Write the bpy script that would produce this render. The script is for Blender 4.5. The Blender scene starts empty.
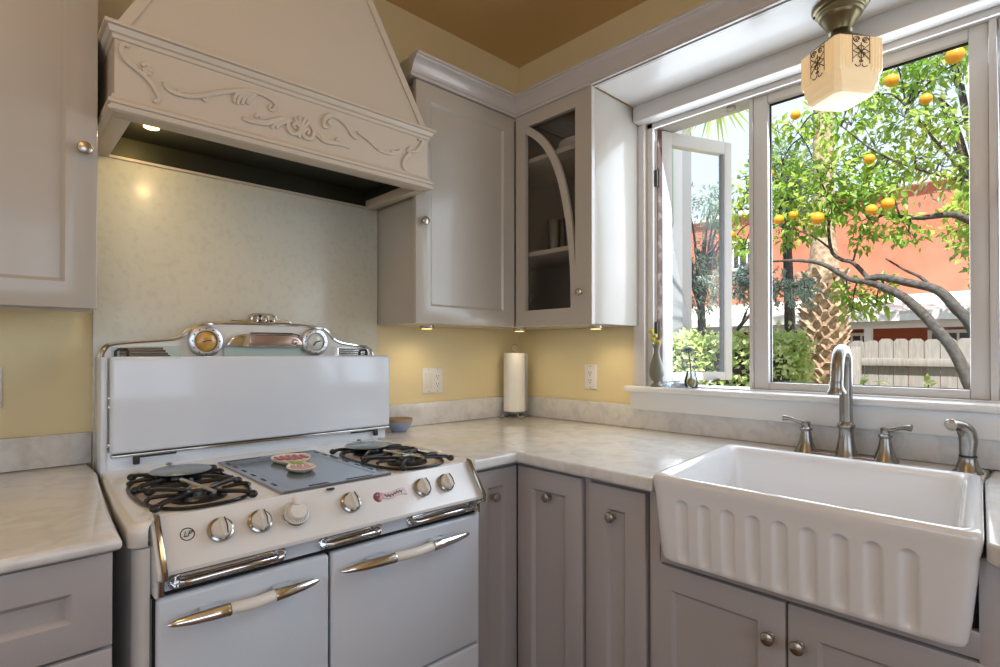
import bpy, bmesh, math, random
from mathutils import Vector, Matrix
R = math.radians
random.seed(7)
scn = bpy.context.scene
COL = scn.collection

# ------------------------------------------------------------------ materials
MATS = {}
def mat(name, color, rough=.5, metal=0, coat=0, noise=None, bump=None, emit=None, trans=0, ior=1.45, spec=.5, alpha=None, sheen=0, sub=0):
    m = bpy.data.materials.new(name); m.use_nodes = True
    nt = m.node_tree; b = nt.nodes['Principled BSDF']
    c = tuple(color) + (1,)
    b.inputs['Base Color'].default_value = c
    b.inputs['Roughness'].default_value = rough
    b.inputs['Metallic'].default_value = metal
    b.inputs['IOR'].default_value = ior
    b.inputs['Specular IOR Level'].default_value = spec
    if coat: b.inputs['Coat Weight'].default_value = coat; b.inputs['Coat Roughness'].default_value = .08
    if trans: b.inputs['Transmission Weight'].default_value = trans
    if sub: b.inputs['Subsurface Weight'].default_value = sub; b.inputs['Subsurface Radius'].default_value = (.02, .015, .01)
    if emit: b.inputs['Emission Color'].default_value = tuple(emit[0]) + (1,); b.inputs['Emission Strength'].default_value = emit[1]
    if noise or bump:
        tc = nt.nodes.new('ShaderNodeTexCoord')
    if noise:
        # noise: (scale, other colour, lo, hi [, detail, distortion])
        n = nt.nodes.new('ShaderNodeTexNoise'); n.inputs['Scale'].default_value = noise[0]
        n.inputs['Detail'].default_value = noise[4] if len(noise) > 4 else 5
        if len(noise) > 5: n.inputs['Distortion'].default_value = noise[5]
        if len(noise) > 6:
            mp = nt.nodes.new('ShaderNodeMapping'); mp.inputs['Scale'].default_value = noise[6]
            nt.links.new(tc.outputs['Object'], mp.inputs['Vector']); nt.links.new(mp.outputs['Vector'], n.inputs['Vector'])
        else:
            nt.links.new(tc.outputs['Object'], n.inputs['Vector'])
        mr = nt.nodes.new('ShaderNodeMapRange'); mr.inputs['From Min'].default_value = noise[2]; mr.inputs['From Max'].default_value = noise[3]
        nt.links.new(n.outputs['Fac'], mr.inputs['Value'])
        mx = nt.nodes.new('ShaderNodeMix'); mx.data_type = 'RGBA'
        mx.inputs['A'].default_value = c; mx.inputs['B'].default_value = tuple(noise[1]) + (1,)
        nt.links.new(mr.outputs['Result'], mx.inputs['Factor']); nt.links.new(mx.outputs['Result'], b.inputs['Base Color'])
    if bump:
        n2 = nt.nodes.new('ShaderNodeTexNoise'); n2.inputs['Scale'].default_value = bump[0]; n2.inputs['Detail'].default_value = 4
        nt.links.new(tc.outputs['Object'], n2.inputs['Vector'])
        bp = nt.nodes.new('ShaderNodeBump'); bp.inputs['Strength'].default_value = bump[1]; bp.inputs['Distance'].default_value = .01
        nt.links.new(n2.outputs['Fac'], bp.inputs['Height']); nt.links.new(bp.outputs['Normal'], b.inputs['Normal'])
    MATS[name] = m
    return m

def leafmat(name, c1, c2, trans=.5, scale=6):
    m = bpy.data.materials.new(name); m.use_nodes = True
    nt = m.node_tree; nt.nodes.clear()
    out = nt.nodes.new('ShaderNodeOutputMaterial')
    tc = nt.nodes.new('ShaderNodeTexCoord'); n = nt.nodes.new('ShaderNodeTexNoise'); n.inputs['Scale'].default_value = scale; n.inputs['Detail'].default_value = 3
    nt.links.new(tc.outputs['Object'], n.inputs['Vector'])
    mr = nt.nodes.new('ShaderNodeMapRange'); mr.inputs['From Min'].default_value = .35; mr.inputs['From Max'].default_value = .65
    nt.links.new(n.outputs['Fac'], mr.inputs['Value'])
    mx = nt.nodes.new('ShaderNodeMix'); mx.data_type = 'RGBA'; mx.inputs['A'].default_value = tuple(c1) + (1,); mx.inputs['B'].default_value = tuple(c2) + (1,)
    nt.links.new(mr.outputs['Result'], mx.inputs['Factor'])
    d = nt.nodes.new('ShaderNodeBsdfPrincipled'); d.inputs['Roughness'].default_value = .45
    t = nt.nodes.new('ShaderNodeBsdfTranslucent')
    nt.links.new(mx.outputs['Result'], d.inputs['Base Color']); nt.links.new(mx.outputs['Result'], t.inputs['Color'])
    ms = nt.nodes.new('ShaderNodeMixShader'); ms.inputs['Fac'].default_value = trans
    nt.links.new(d.outputs[0], ms.inputs[1]); nt.links.new(t.outputs[0], ms.inputs[2]); nt.links.new(ms.outputs[0], out.inputs['Surface'])
    MATS[name] = m
    return m

def glassmat(name, tint=(1, 1, 1), refl=.2):
    # thin pane: mostly transparent with a mirror-like share that grows at grazing angles
    m = bpy.data.materials.new(name); m.use_nodes = True
    nt = m.node_tree; nt.nodes.clear()
    out = nt.nodes.new('ShaderNodeOutputMaterial')
    tr = nt.nodes.new('ShaderNodeBsdfTransparent'); tr.inputs['Color'].default_value = tuple(tint) + (1,)
    gl = nt.nodes.new('ShaderNodeBsdfGlossy'); gl.inputs['Roughness'].default_value = .02
    fr = nt.nodes.new('ShaderNodeFresnel'); fr.inputs['IOR'].default_value = 1.45
    ms = nt.nodes.new('ShaderNodeMixShader'); mu = nt.nodes.new('ShaderNodeMath'); mu.operation = 'MULTIPLY'; mu.inputs[1].default_value = refl
    nt.links.new(fr.outputs[0], mu.inputs[0]); nt.links.new(mu.outputs[0], ms.inputs['Fac']); nt.links.new(tr.outputs[0], ms.inputs[1]); nt.links.new(gl.outputs[0], ms.inputs[2])
    nt.links.new(ms.outputs[0], out.inputs['Surface'])
    MATS[name] = m
    return m

PAINT = mat('cabinet_paint', (.47, .435, .38), .28, coat=.35, bump=(60, .015))
PAINTL = mat('skylit_base_paint', (.44, .405, .40), .34, coat=.25, bump=(60, .015))  # cabinet paint with the bluish skylight on the lower fronts tinted in
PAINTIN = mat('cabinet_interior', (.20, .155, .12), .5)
HOOD = mat('hood_paint', (.56, .49, .40), .4, coat=.15)
SILLM = mat('lit_trim_paint', (.82, .82, .82), .3, coat=.2)  # trim paint kept whiter where the window light falls
TRIM = mat('backlit_trim_paint', (.64, .61, .585), .32, coat=.2)  # trim paint darkened and warmed for the backlit window surround
TRIMC = mat('crown_paint', (.50, .46, .44), .25, coat=.4)
WALL = mat('yellow_wall', (.78, .665, .40), .55, noise=(3, (.76, .64, .375), .35, .65), bump=(120, .03))
CEIL = mat('yellow_ceiling', (.74, .51, .24), .6, bump=(90, .03))
FLOORM = mat('wood_floor', (.22, .11, .05), .35, noise=(9, (.14, .07, .03), .3, .7, 6, 1.5, (1, 12, 1)))
STONE = mat('mottled_stone', (.66, .64, .54), .3, coat=.18, noise=(55, (.575, .56, .465), .50, .80, 10, .3))
COUNTER = mat('pale_counter_stone', (.78, .77, .75), .16, coat=.3, noise=(14, (.63, .61, .57), .42, .75, 8, .8))
SPLASH = mat('splash_stone', (.70, .69, .68), .25, coat=.2, noise=(22, (.58, .57, .57), .42, .7, 8, .8))
ENAMEL = mat('white_enamel', (.70, .755, .83), .15, coat=.25)
ENAMELN = mat('warm_lit_enamel', (.77, .77, .765), .15, coat=.3)  # stove enamel copy toned for warm light on body and control panel
ENAMELT = mat('cooktop_enamel', (.82, .81, .77), .15, coat=.5)
CHROME = mat('chrome', (.78, .79, .80), .09, 1)
NICKEL = mat('brushed_nickel', (.33, .32, .30), .26, 1, bump=(200, .02))
NICKELW = mat('knob_metal', (.50, .46, .40), .25, 1)
SILVER = mat('satin_silver', (.66, .67, .67), .3, 1)
CHROMED = mat('dark_chrome', (.42, .40, .37), .14, 1)
BLACK = mat('black_iron', (.012, .012, .013), .28, spec=.6)
BLACKM = mat('black_hood_liner', (.05, .05, .035), .45, .7)
DARK = mat('dark_gap', (.01, .009, .008), .8)
STEEL = mat('griddle_steel', (.32, .38, .45), .16, .8)
STEELD = mat('burner_plate_steel', (.30, .36, .40), .35, .6)
WELL = mat('burner_well', (.62, .52, .42), .3)
CREAM = mat('cream_plastic', (.76, .735, .68), .3, coat=.3)
AMBER = mat('amber_dial', (.50, .26, .06), .2, coat=.6, noise=(40, (.72, .45, .12), .4, .7))
COPPER = mat('copper_bar', (.45, .33, .28), .22, .85)
MINT = mat('pale_green_panel', (.48, .60, .55), .25, coat=.4)
FIRECLAY = mat('white_fireclay', (.83, .83, .84), .12, coat=.6)
PAPER = mat('paper_towel', (.86, .84, .80), .9, bump=(90, .15))
PLATE = mat('outlet_plastic', (.78, .76, .72), .35)
WIRE = mat('wrought_wire', (.40, .38, .35), .35, .9)
BRASS = mat('aged_brass', (.20, .165, .09), .35, .85)
SHADE = mat('cream_glass_shade', (.92, .78, .52), .35, coat=.2, emit=((1.0, .64, .30), .27))
FILI = mat('shade_filigree', (.10, .06, .03), .5)
CLAY = mat('grey_green_ceramic', (.17, .16, .12), .45, coat=.15)
BOWLO = mat('bowl_glaze', (.34, .25, .17), .25, coat=.4)
BOWLB = mat('bowl_blue_glaze', (.27, .32, .48), .25, coat=.4)
YELFL = mat('yellow_flower', (.62, .50, .03), .8, bump=(300, .6))
STEMG = mat('green_stem', (.20, .26, .08), .6)
STEMB = mat('brown_stem', (.13, .085, .05), .6)
LEAFD = mat('dark_rosette', (.10, .13, .11), .5)
ROOTM = mat('amber_root', (.42, .27, .05), .5)
BLUEST = mat('blue_crystal', (.40, .52, .74), .25, noise=(60, (.75, .80, .88), .4, .6))
REDC = mat('red_glaze', (.45, .03, .04), .25, coat=.4)
GREENC = mat('green_glaze', (.30, .46, .10), .25, coat=.4)
CERAM = mat('cream_ceramic', (.85, .76, .60), .25, coat=.4)
PINKC = mat('pink_glaze', (.65, .30, .26), .25, coat=.4)
EMB = mat('emblem_red', (.30, .12, .12), .3, .5)
EMBS = mat('emblem_ribbon', (.55, .45, .45), .3, .6)
INK = mat('black_ink', (.03, .03, .03), .5)
GLASS = glassmat('window_glass')
GLASSD = glassmat('cabinet_glass', (.93, .92, .90))
CGLASS2 = glassmat('thin_clear_glass', (.90, .93, .92), 1.4)
CGLASS = mat('clear_glass', (.95, .97, .97), .02, trans=1, ior=1.25)
PLATEC = mat('white_china', (.80, .78, .74), .2, coat=.4)
HINGE = mat('dark_hinge', (.08, .07, .06), .4, .7)
RUST = mat('weathered_brown_wood', (.16, .09, .07), .7, noise=(30, (.34, .27, .24), .5, .65))
BULBH = mat('lit_hood_lamp', (1, .8, .4), .4, emit=((1, .66, .22), 5))
BULB = mat('lit_puck', (1, .8, .4), .4, emit=((1, .62, .22), 3))
# outside
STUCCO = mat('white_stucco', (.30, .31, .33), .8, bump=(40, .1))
SHUT = mat('pale_green_louver', (.24, .31, .25), .6)
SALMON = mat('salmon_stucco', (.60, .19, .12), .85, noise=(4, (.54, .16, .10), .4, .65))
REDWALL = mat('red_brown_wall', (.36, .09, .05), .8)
EAVE = mat('pale_roofing', (.72, .70, .68), .8, noise=(20, (.60, .58, .56), .4, .6))
RAFTER = mat('orange_brown_rafter', (.42, .17, .07), .7)
WHITEP = mat('white_outdoor_paint', (.80, .80, .80), .5)
DARKWIN = mat('dark_window_glass', (.05, .06, .07), .1)
FENCE = mat('weathered_fence_wood', (.33, .31, .29), .85, noise=(18, (.22, .21, .20), .35, .7, 6, 1, (1, 3, .3)))
PALMT = mat('palm_bark', (.24, .15, .09), .9, noise=(25, (.48, .38, .28), .35, .65))
BARK = mat('grey_bark', (.05, .045, .04), .85, noise=(40, (.10, .095, .09), .4, .65), bump=(60, .5))
SOIL = mat('garden_soil', (.32, .27, .20), .95, noise=(12, (.22, .20, .12), .35, .65))
LEAF1 = leafmat('citrus_leaf', (.16, .34, .05), (.50, .62, .13), .5, 5)
LEAF2 = leafmat('hedge_leaf', (.32, .46, .10), (.75, .80, .45), .4, 9)
LEAF3 = leafmat('blue_conifer_needle', (.26, .40, .37), (.50, .62, .58), .4, 9)
LEAF4 = leafmat('grey_green_leaf', (.16, .30, .16), (.36, .48, .34), .45, 7)
LEAF5 = leafmat('yellow_palm_leaf', (.40, .55, .08), (.62, .72, .22), .5, 7)
ORANGE = mat('orange_peel', (.70, .30, .01), .45, coat=.2, bump=(150, .1))

# ------------------------------------------------------------------ mesh builder
class MB:
    def __init__(s, M=None):
        s.bm = bmesh.new(); s.M = M
    def v(s, p):
        p = Vector(p)
        return s.bm.verts.new(s.M @ p if s.M is not None else p)
    def face(s, vs):
        try: return s.bm.faces.new(vs)
        except ValueError: return None
    def poly(s, pts): return s.face([s.v(p) for p in pts])
    def hexa(s, c, bev=0, seg=2):
        vs = [s.v(p) for p in c]
        fs = [s.face([vs[i] for i in q]) for q in ((0, 3, 2, 1), (4, 5, 6, 7), (0, 1, 5, 4), (1, 2, 6, 5), (2, 3, 7, 6), (3, 0, 4, 7))]
        if bev:
            es = {e for f in fs for e in f.edges}
            bmesh.ops.recalc_face_normals(s.bm, faces=fs)
            bmesh.ops.bevel(s.bm, geom=list(es), offset=bev, segments=seg, affect='EDGES', profile=.5)
        return s
    def box(s, x0, x1, y0, y1, z0, z1, bev=0, seg=2):
        return s.hexa([(x0, y0, z0), (x1, y0, z0), (x1, y1, z0), (x0, y1, z0), (x0, y0, z1), (x1, y0, z1), (x1, y1, z1), (x0, y1, z1)], bev, seg)
    def rings(s, loops, closed=True, cap0=False, cap1=False):
        L = [[s.v(p) for p in l] for l in loops]
        n = len(L[0])
        for a, b in zip(L, L[1:]):
            for i in range(n if closed else n - 1):
                j = (i + 1) % n
                s.face([a[i], a[j], b[j], b[i]])
        if cap0: s.face(L[0][::-1])
        if cap1: s.face(L[-1])
        return s
    def prism(s, pts, axis, a, b, bev=0):
        # pts 2-D in the two other axes (in order x,y,z without `axis`)
        def P(p, t):
            q = list(p); q.insert(axis, t); return q
        lo = [s.v(P(p, a)) for p in pts]; hi = [s.v(P(p, b)) for p in pts]
        n = len(pts); fs = [s.face(lo[::-1]), s.face(hi)]
        for i in range(n): fs.append(s.face([lo[i], lo[(i + 1) % n], hi[(i + 1) % n], hi[i]]))
        fs = [f for f in fs if f]
        if bev:
            bmesh.ops.recalc_face_normals(s.bm, faces=fs)
            es = {e for f in (fs[0], fs[1]) for e in f.edges}
            bmesh.ops.bevel(s.bm, geom=list(es), offset=bev, segments=3, affect='EDGES', profile=.5)
        return s
    def tube(s, pts, r, n=10, closed=False, flat=1.0, up=None):
        pts = [Vector(p) for p in pts]; N = len(pts)
        rs = r if isinstance(r, (list, tuple)) else [r] * N
        loops = []; prev = None
        for i, p in enumerate(pts):
            if closed: t = pts[(i + 1) % N] - pts[i - 1]
            else: t = pts[min(i + 1, N - 1)] - pts[max(i - 1, 0)]
            t.normalize()
            if up is not None:
                a = Vector(up).cross(t)
                if a.length < 1e-5: a = t.orthogonal()
                a.normalize()
            elif prev is None: a = t.orthogonal().normalized()
            else:
                a = prev - t * prev.dot(t)
                a = a.normalized() if a.length > 1e-6 else t.orthogonal().normalized()
            prev = a; b = t.cross(a)
            loops.append([p + (a * math.cos(k * 2 * math.pi / n) + b * math.sin(k * 2 * math.pi / n) * flat) * rs[i] for k in range(n)])
        if closed: loops.append(loops[0])
        s.rings(loops, True, not closed, not closed)
        if closed: bmesh.ops.remove_doubles(s.bm, verts=s.bm.verts, dist=1e-6)
        return s
    def lathe(s, prof, c=(0, 0, 0), n=32, A=None, cap0=True, cap1=True):
        # prof [(r,h)] about +z through c, or about the axes of A
        c = Vector(c); loops = []
        for r, h in prof:
            r = max(r, 1e-5); l = []
            for k in range(n):
                a = 2 * math.pi * k / n; q = Vector((r * math.cos(a), r * math.sin(a), h))
                l.append(c + (A @ q if A is not None else q))
            loops.append(l)
        return s.rings(loops, True, cap0, cap1)
    def ball(s, c, rx, ry=None, rz=None, n=14, m=9):
        ry = rx if ry is None else ry; rz = rx if rz is None else rz
        loops = []
        for i in range(m + 1):
            th = math.pi * i / m; q = max(math.sin(th), 1e-4)
            loops.append([(c[0] + rx * q * math.cos(2 * math.pi * k / n), c[1] + ry * q * math.sin(2 * math.pi * k / n), c[2] - rz * math.cos(th)) for k in range(n)])
        return s.rings(loops, True, True, True)
    def build(s, name, m, parent=None, angle=40, smooth=True, loc=None, fix=True):
        if fix: bmesh.ops.recalc_face_normals(s.bm, faces=s.bm.faces)
        me = bpy.data.meshes.new(name); s.bm.to_mesh(me); s.bm.free()
        ms = m if isinstance(m, (list, tuple)) else [m]
        for x in ms: me.materials.append(x)
        if smooth:
            me.polygons.foreach_set('use_smooth', [True] * len(me.polygons))
            me.set_sharp_from_angle(angle=R(angle))
        o = bpy.data.objects.new(name, me); COL.objects.link(o)
        if parent is not None:
            o.parent = parent
            o.matrix_parent_inverse = Matrix.Translation(-wloc(parent))
        else:
            if loc is None:
                bb = [Vector(c) for c in o.bound_box]
                loc = (sum(c.x for c in bb) / 8, sum(c.y for c in bb) / 8, min(c.z for c in bb))
            me.transform(Matrix.Translation(-Vector(loc))); o.location = loc
        return o

def wloc(o): return Vector(o.location)
def tag(o, label=None, cat=None, group=None, kind=None):
    if label: o['label'] = label
    if cat: o['category'] = cat
    if group: o['group'] = group
    if kind: o['kind'] = kind
    return o
def empty(name, loc, label, cat, group=None):
    o = bpy.data.objects.new(name, None); COL.objects.link(o); o.location = loc; o.empty_display_size = .05
    return tag(o, label, cat, group)
def struct(mb, name, m, **k): return tag(mb.build(name, m, **k), kind='structure')
def copy_tree(o, parent=None):
    c = o.copy(); COL.objects.link(c)
    if parent is not None: c.parent = parent
    for ch in list(o.children): copy_tree(ch, c)
    return c
FY = lambda x0, yf: Matrix(((1, 0, 0, x0), (0, -1, 0, yf), (0, 0, 1, 0), (0, 0, 0, 1)))      # (u right, w out of a -y facing front, v up)
FX = lambda y0, xf: Matrix(((0, -1, 0, xf), (-1, 0, 0, y0), (0, 0, 1, 0), (0, 0, 0, 1)))     # (u right, w out of a -x facing front, v up)
def lerp(a, b, t): return a + (b - a) * t
def spline(pts, n=8):
    P = [Vector(p) for p in pts]; out = []
    for i in range(len(P) - 1):
        p0 = P[max(i - 1, 0)]; p1 = P[i]; p2 = P[i + 1]; p3 = P[min(i + 2, len(P) - 1)]
        for k in range(n):
            t = k / n
            out.append(.5 * ((2 * p1) + (p2 - p0) * t + (2 * p0 - 5 * p1 + 4 * p2 - p3) * t * t + (3 * p1 - p0 - 3 * p2 + p3) * t ** 3))
    out.append(P[-1]); return out
def arcpts(cx, cy, r, a0, a1, n): return [(cx + r * math.cos(R(lerp(a0, a1, i / n))), cy + r * math.sin(R(lerp(a0, a1, i / n)))) for i in range(n + 1)]
def rrect(x0, x1, y0, y1, r, n=5):
    return arcpts(x1 - r, y1 - r, r, 0, 90, n) + arcpts(x0 + r, y1 - r, r, 90, 180, n) + arcpts(x0 + r, y0 + r, r, 180, 270, n) + arcpts(x1 - r, y0 + r, r, 270, 360, n)

def shaker(M, u0, u1, v0, v1, st, name, m, parent, t=.02, depth=.011, bead=.009, name_panel='panel', st_bottom=None, open_=False):
    """A door or drawer front: frame with beaded opening, and its recessed panel as a child."""
    sb = st if st_bottom is None else st_bottom
    def rect(d, w): return [(u0 + d, w, v0 + d), (u1 - d, w, v0 + d), (u1 - d, w, v1 - d), (u0 + d, w, v1 - d)]
    def inner(d, w): return [(u0 + st + d, w, v0 + sb + d), (u1 - st - d, w, v0 + sb + d), (u1 - st - d, w, v1 - st - d), (u0 + st + d, w, v1 - st - d)]
    f = MB(M)
    f.rings([inner(bead, 0), rect(0, 0), rect(0, t - .003), rect(.001, t - .001), rect(.003, t), inner(0, t), inner(.002, t - .002), inner(bead * .7, t - depth * .6), inner(bead, t - depth), inner(bead, 0)] if not open_ else
            [inner(0, 0), rect(0, 0), rect(0, t - .003), rect(.001, t - .001), rect(.003, t), inner(0, t), inner(0, 0)])
    d = f.build(name, m, parent, angle=30)
    if not open_:
        p = MB(M); p.hexa([*[(a, t - depth - .006, b) for a, b in ((u0 + st, v0 + sb), (u1 - st, v0 + sb), (u1 - st, v1 - st), (u0 + st, v1 - st))],
                           *[(a, t - depth, b) for a, b in ((u0 + st, v0 + sb), (u1 - st, v0 + sb), (u1 - st, v1 - st), (u0 + st, v1 - st))]])
        p.build(name_panel, m, d)
    return d
def knob(M, u, v, w0, parent, r=.016, m=None):
    k = MB(M)
    A = Matrix(((1, 0, 0), (0, 0, 1), (0, 1, 0)))
    k.lathe([(r * .62, 0), (r * .62, .002), (r * .38, .004), (r * .34, .011), (r * .55, .014), (r * .95, .0165), (r, .020), (r * .9, .0245), (r * .55, .027), (.0001, .028)], (u, w0, v), 24, A)
    return k.build('knob', m or NICKELW, parent)

# ------------------------------------------------------------------ room shell
X0, Y0, H = -4.4, -4.4, 2.757
struct(MB().box(X0, 0.14, Y0, .14, -.08, 0), 'floor', FLOORM)
struct(MB().box(X0 - .14, .14, Y0 - .14, .14, H, H + .12), 'ceiling', CEIL)
struct(MB().box(X0, 0, 0, .14, 0, H), 'wall_left', WALL)
OY0, OY1, OZ0, OZ1 = -2.42, -.772, 1.085, 2.225
w = MB()
w.box(0, .14, Y0, OY0, 0, H); w.box(0, .14, OY1, .14, 0, H); w.box(0, .14, OY0, OY1, 0, OZ0); w.box(0, .14, OY0, OY1, OZ1, H)
struct(w, 'wall_right', WALL)
# unseen walls behind the camera, window openings shaped for the fill lights
w = MB()
w.box(X0 - .14, X0, Y0, -3.4, 0, H); w.box(X0 - .14, X0, -1.0, .14, 0, H); w.box(X0 - .14, X0, -3.4, -1.0, 0, .9); w.box(X0 - .14, X0, -3.4, -1.0, 2.35, H)
struct(w, 'wall_rear', WALL)
w = MB()
w.box(X0, -3.5, Y0 - .14, Y0, 0, H); w.box(-1.1, .14, Y0 - .14, Y0, 0, H); w.box(-3.5, -1.1, Y0 - .14, Y0, 0, .95); w.box(-3.5, -1.1, Y0 - .14, Y0, 2.35, H)
struct(w, 'wall_front', WALL)
w = MB()
for y in (-3.4, -2.6, -1.8, -1.0): w.box(X0 - .09, X0 - .04, y - .03, y + .03, .9, 2.35)
for z in (.92, 1.62, 2.33): w.box(X0 - .09, X0 - .04, -3.4, -1.0, z - .03, z + .03)
struct(w, 'window_4', TRIM)
w = MB()
for x in (-3.5, -2.7, -1.9, -1.1): w.box(x - .03, x + .03, Y0 - .09, Y0 - .04, .95, 2.35)
for z in (.97, 1.65, 2.33): w.box(-3.5, -1.1, Y0 - .09, Y0 - .04, z - .03, z + .03)
struct(w, 'window_5', TRIM)

# soffit over the window, crown mouldings, valance
SX, ST = -.335, 2.283
struct(MB().box(SX, -.001, Y0, -.748, ST, 2.30), 'trim_soffit', TRIM)
CR = [(.0, 2.280), (.010, 2.280), (.012, 2.289), (.017, 2.292), (.019, 2.300), (.025, 2.316), (.036, 2.330), (.048, 2.337), (.050, 2.343), (.056, 2.345), (.056, 2.354), (.0, 2.354)]
def crown_sweep(path):
    # path: list of (x, y, out direction (dx,dy)) ; the profile is offset along dx,dy
    mb = MB()
    mb.rings([[(x + o * dx, y + o * dy, z) for o, z in CR] for x, y, dx, dy in path], True, True, True)
    return mb
cx, cy = -.355, -.325
struct(crown_sweep([(-.915, cy, 0, -1), (cx, cy, -1, -1)]), 'trim_1', TRIMC, angle=25)
struct(crown_sweep([(cx, cy, -1, -1), (cx, Y0 + .01, -1, 0)]), 'trim_2', TRIMC, angle=25)
struct(MB().box(-.345, -.332, Y0, -.748, 2.279, 2.30), 'trim_3', TRIMC)
struct(MB().box(-.07, -.002, -2.9, -.747, 2.216, ST, .003), 'trim_valance', TRIM)

# window casing, sill, apron
w = MB(); w.box(-.022, -.001, -.770, -.716, 1.098, 2.283, .003); w.box(-.022, -.001, -2.46, -2.42, 1.098, 2.283, .003)
struct(w, 'trim_casing', TRIM)
struct(MB().box(-.075, .095, -2.9, -.700, 1.074, 1.098, .008, 3), 'window_sill', SILLM)
struct(MB().box(-.045, -.001, -2.88, -.714, .998, 1.073, .004), 'trim_apron', SILLM)
# fixed frame of the window
def frame_ring(mb, y0, y1, z0, z1, x0, x1, wd, bev=.003):
    mb.box(x0, x1, y0, y0 + wd, z0, z1, bev); mb.box(x0, x1, y1 - wd, y1, z0, z1, bev)
    mb.box(x0, x1, y0 + wd, y1 - wd, z0, z0 + wd, bev); mb.box(x0, x1, y0 + wd, y1 - wd, z1 - wd, z1, bev)
w = MB()
w.box(.0, .11, -.800, -.772, 1.085, 2.225, .003)              # left jamb
w.box(.0, .11, OY0, OY1, 2.196, 2.225, .003)                  # head
w.box(.0, .14, OY0, OY1, 1.0855, 1.104, .003)                 # sub sill
w.box(.028, .10, -1.205, -1.190, 1.10, 2.20, .002)            # post between casement and picture window
w.box(.02, .10, -1.886, -1.868, 1.10, 2.20, .002)
w.box(.0, .11, -2.42, -2.39, 1.085, 2.225, .003)
w.box(.02, .045, -.810, -.798, 1.10, 2.20)
struct(w, 'window_frame', TRIM)
# window_2: the fixed picture sash
w = MB()
w.box(.03, .075, -1.258, -1.206, 1.104, 2.196, .004); w.box(.03, .075, -1.867, -1.823, 1.104, 2.196, .004)
w.box(.03, .075, -1.823, -1.258, 1.104, 1.131, .004); w.box(.03, .075, -1.823, -1.258, 2.163, 2.196, .004)
f = struct(w, 'window_2', TRIM)
g = MB(); g.box(.054, .058, -1.823, -1.258, 1.131, 2.163); g.build('glass_pane', GLASS, f)
f.children[0].matrix_parent_inverse = Matrix.Translation(-f.location)
bd = MB(); 
for a in ((.049, .063, -1.826, -1.8215, 1.129, 2.165), (.049, .063, -1.2595, -1.255, 1.129, 2.165), (.049, .063, -1.826, -1.255, 1.129, 1.133), (.049, .063, -1.826, -1.255, 2.160, 2.165)): bd.box(*a)
bd = bd.build('glazing_bead', DARK, f); bd.matrix_parent_inverse = Matrix.Translation(-f.location)
# window_3: the right-hand casement, closed
w = MB(); frame_ring(w, -2.39, -1.889, 1.106, 2.195, .03, .075, .05)
f = struct(w, 'window_3', TRIM)
g = MB(); g.box(.052, .056, -2.34, -1.939, 1.156, 2.145); g = g.build('glass_pane', GLASS, f); g.matrix_parent_inverse = Matrix.Translation(-f.location)
b = MB(); b.box(.012, .03, -1.915, -1.897, 1.66, 1.72, .003); b.tube([(.012, -1.906, 1.70), (-.006, -1.906, 1.70), (-.010, -1.906, 1.66)], .005, 8); b.build('latch', NICKELW, f)
# window_1: the left casement, opened outward about its left jamb
f = bpy.data.objects.new('window_1', None); COL.objects.link(f); f['kind'] = 'structure'
hx, hy = .045, -.806
f.location = (hx, hy, 0)
ang = R(68)   # direction of the open sash measured from -y towards +x
dv = Vector((math.sin(ang), -math.cos(ang), 0)); nv = Vector((dv.y, -dv.x, 0))
MS = Matrix(((dv.x, nv.x, 0, hx), (dv.y, nv.y, 0, hy), (0, 0, 1, 0), (0, 0, 0, 1)))
L = .385; z0, z1 = 1.116, 2.192
s = MB(MS); t0, t1 = -.018, .018
s.box(0, .052, t0, t1, z0, z1, .003); s.box(L - .040, L, t0, t1, z0, z1, .003); s.box(.052, L - .040, t0, t1, z0, z0 + .037, .003); s.box(.052, L - .040, t0, t1, z1 - .056, z1, .003)
s.build('sash', SILLM, f)
g = MB(MS); g.box(.052, L - .04, -.002, .002, z0 + .037, z1 - .056); g.build('glass_pane', GLASS, f)
b = MB(MS)
for a in ((.052, .058, z0 + .037, z1 - .056), (L - .050, L - .040, z0 + .037, z1 - .056)): b.box(a[0], a[1], -.009, .009, a[2], a[3])
b.build('glazing_bead', mat('grey_bead', (.30, .34, .40), .4), f)
e = MB(MS); e.box(-.022, -.001, -.017, .017, z0, z1); e.build('hinge_stile', RUST, f)
for zz in (1.30, 1.95):
    h = MB(); h.box(hx - .034, hx + .004, hy - .008, hy + .012, zz, zz + .07, .002); h.tube([(hx - .02, hy - .008, zz - .004), (hx - .02, hy - .008, zz + .074)], .006, 8); h.build('hinge', HINGE, f)
b = MB(MS); b.box(L - .03, L - .012, -.03, -.016, 1.60, 1.66, .003); b.tube([(L - .02, -.028, 1.63), (L - .02, -.05, 1.625), (L + .01, -.055, 1.60)], .005, 8); b.build('latch', NICKELW, f)
b = MB(); b.tube([(.06, -1.02, 1.112), (.20, -.955, 1.116), (.33, -.935, 1.120)], .005, 8); b.build('stay_arm', HINGE, f)
b = MB(); b.box(.028, .045, -1.135, -1.105, 2.180, 2.196); b.build('catch', NICKELW, f)

# ------------------------------------------------------------------ stone splashbacks
tag(MB().box(-1.831, -.868, -.022, -.001, .0, 1.862, .002).build('backsplash', STONE), 'tall mottled cream stone slab on the wall behind the vintage stove', 'backsplash')
tag(MB().box(-2.9, -1.833, -.026, -.001, .9145, 1.005, .002).build('backsplash', SPLASH), 'low grey stone upstand under the yellow wall left of the stove', 'backsplash')
tag(MB().box(-.866, -.001, -.022, -.001, .9145, 1.014, .002).build('backsplash', SPLASH), 'low grey stone upstand under the double switch plate', 'backsplash')
tag(MB().box(-.022, -.001, -2.9, -.0225, .9145, 1.014, .002).build('backsplash', SPLASH), 'low grey stone upstand running behind the faucet under the window', 'backsplash')

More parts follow.
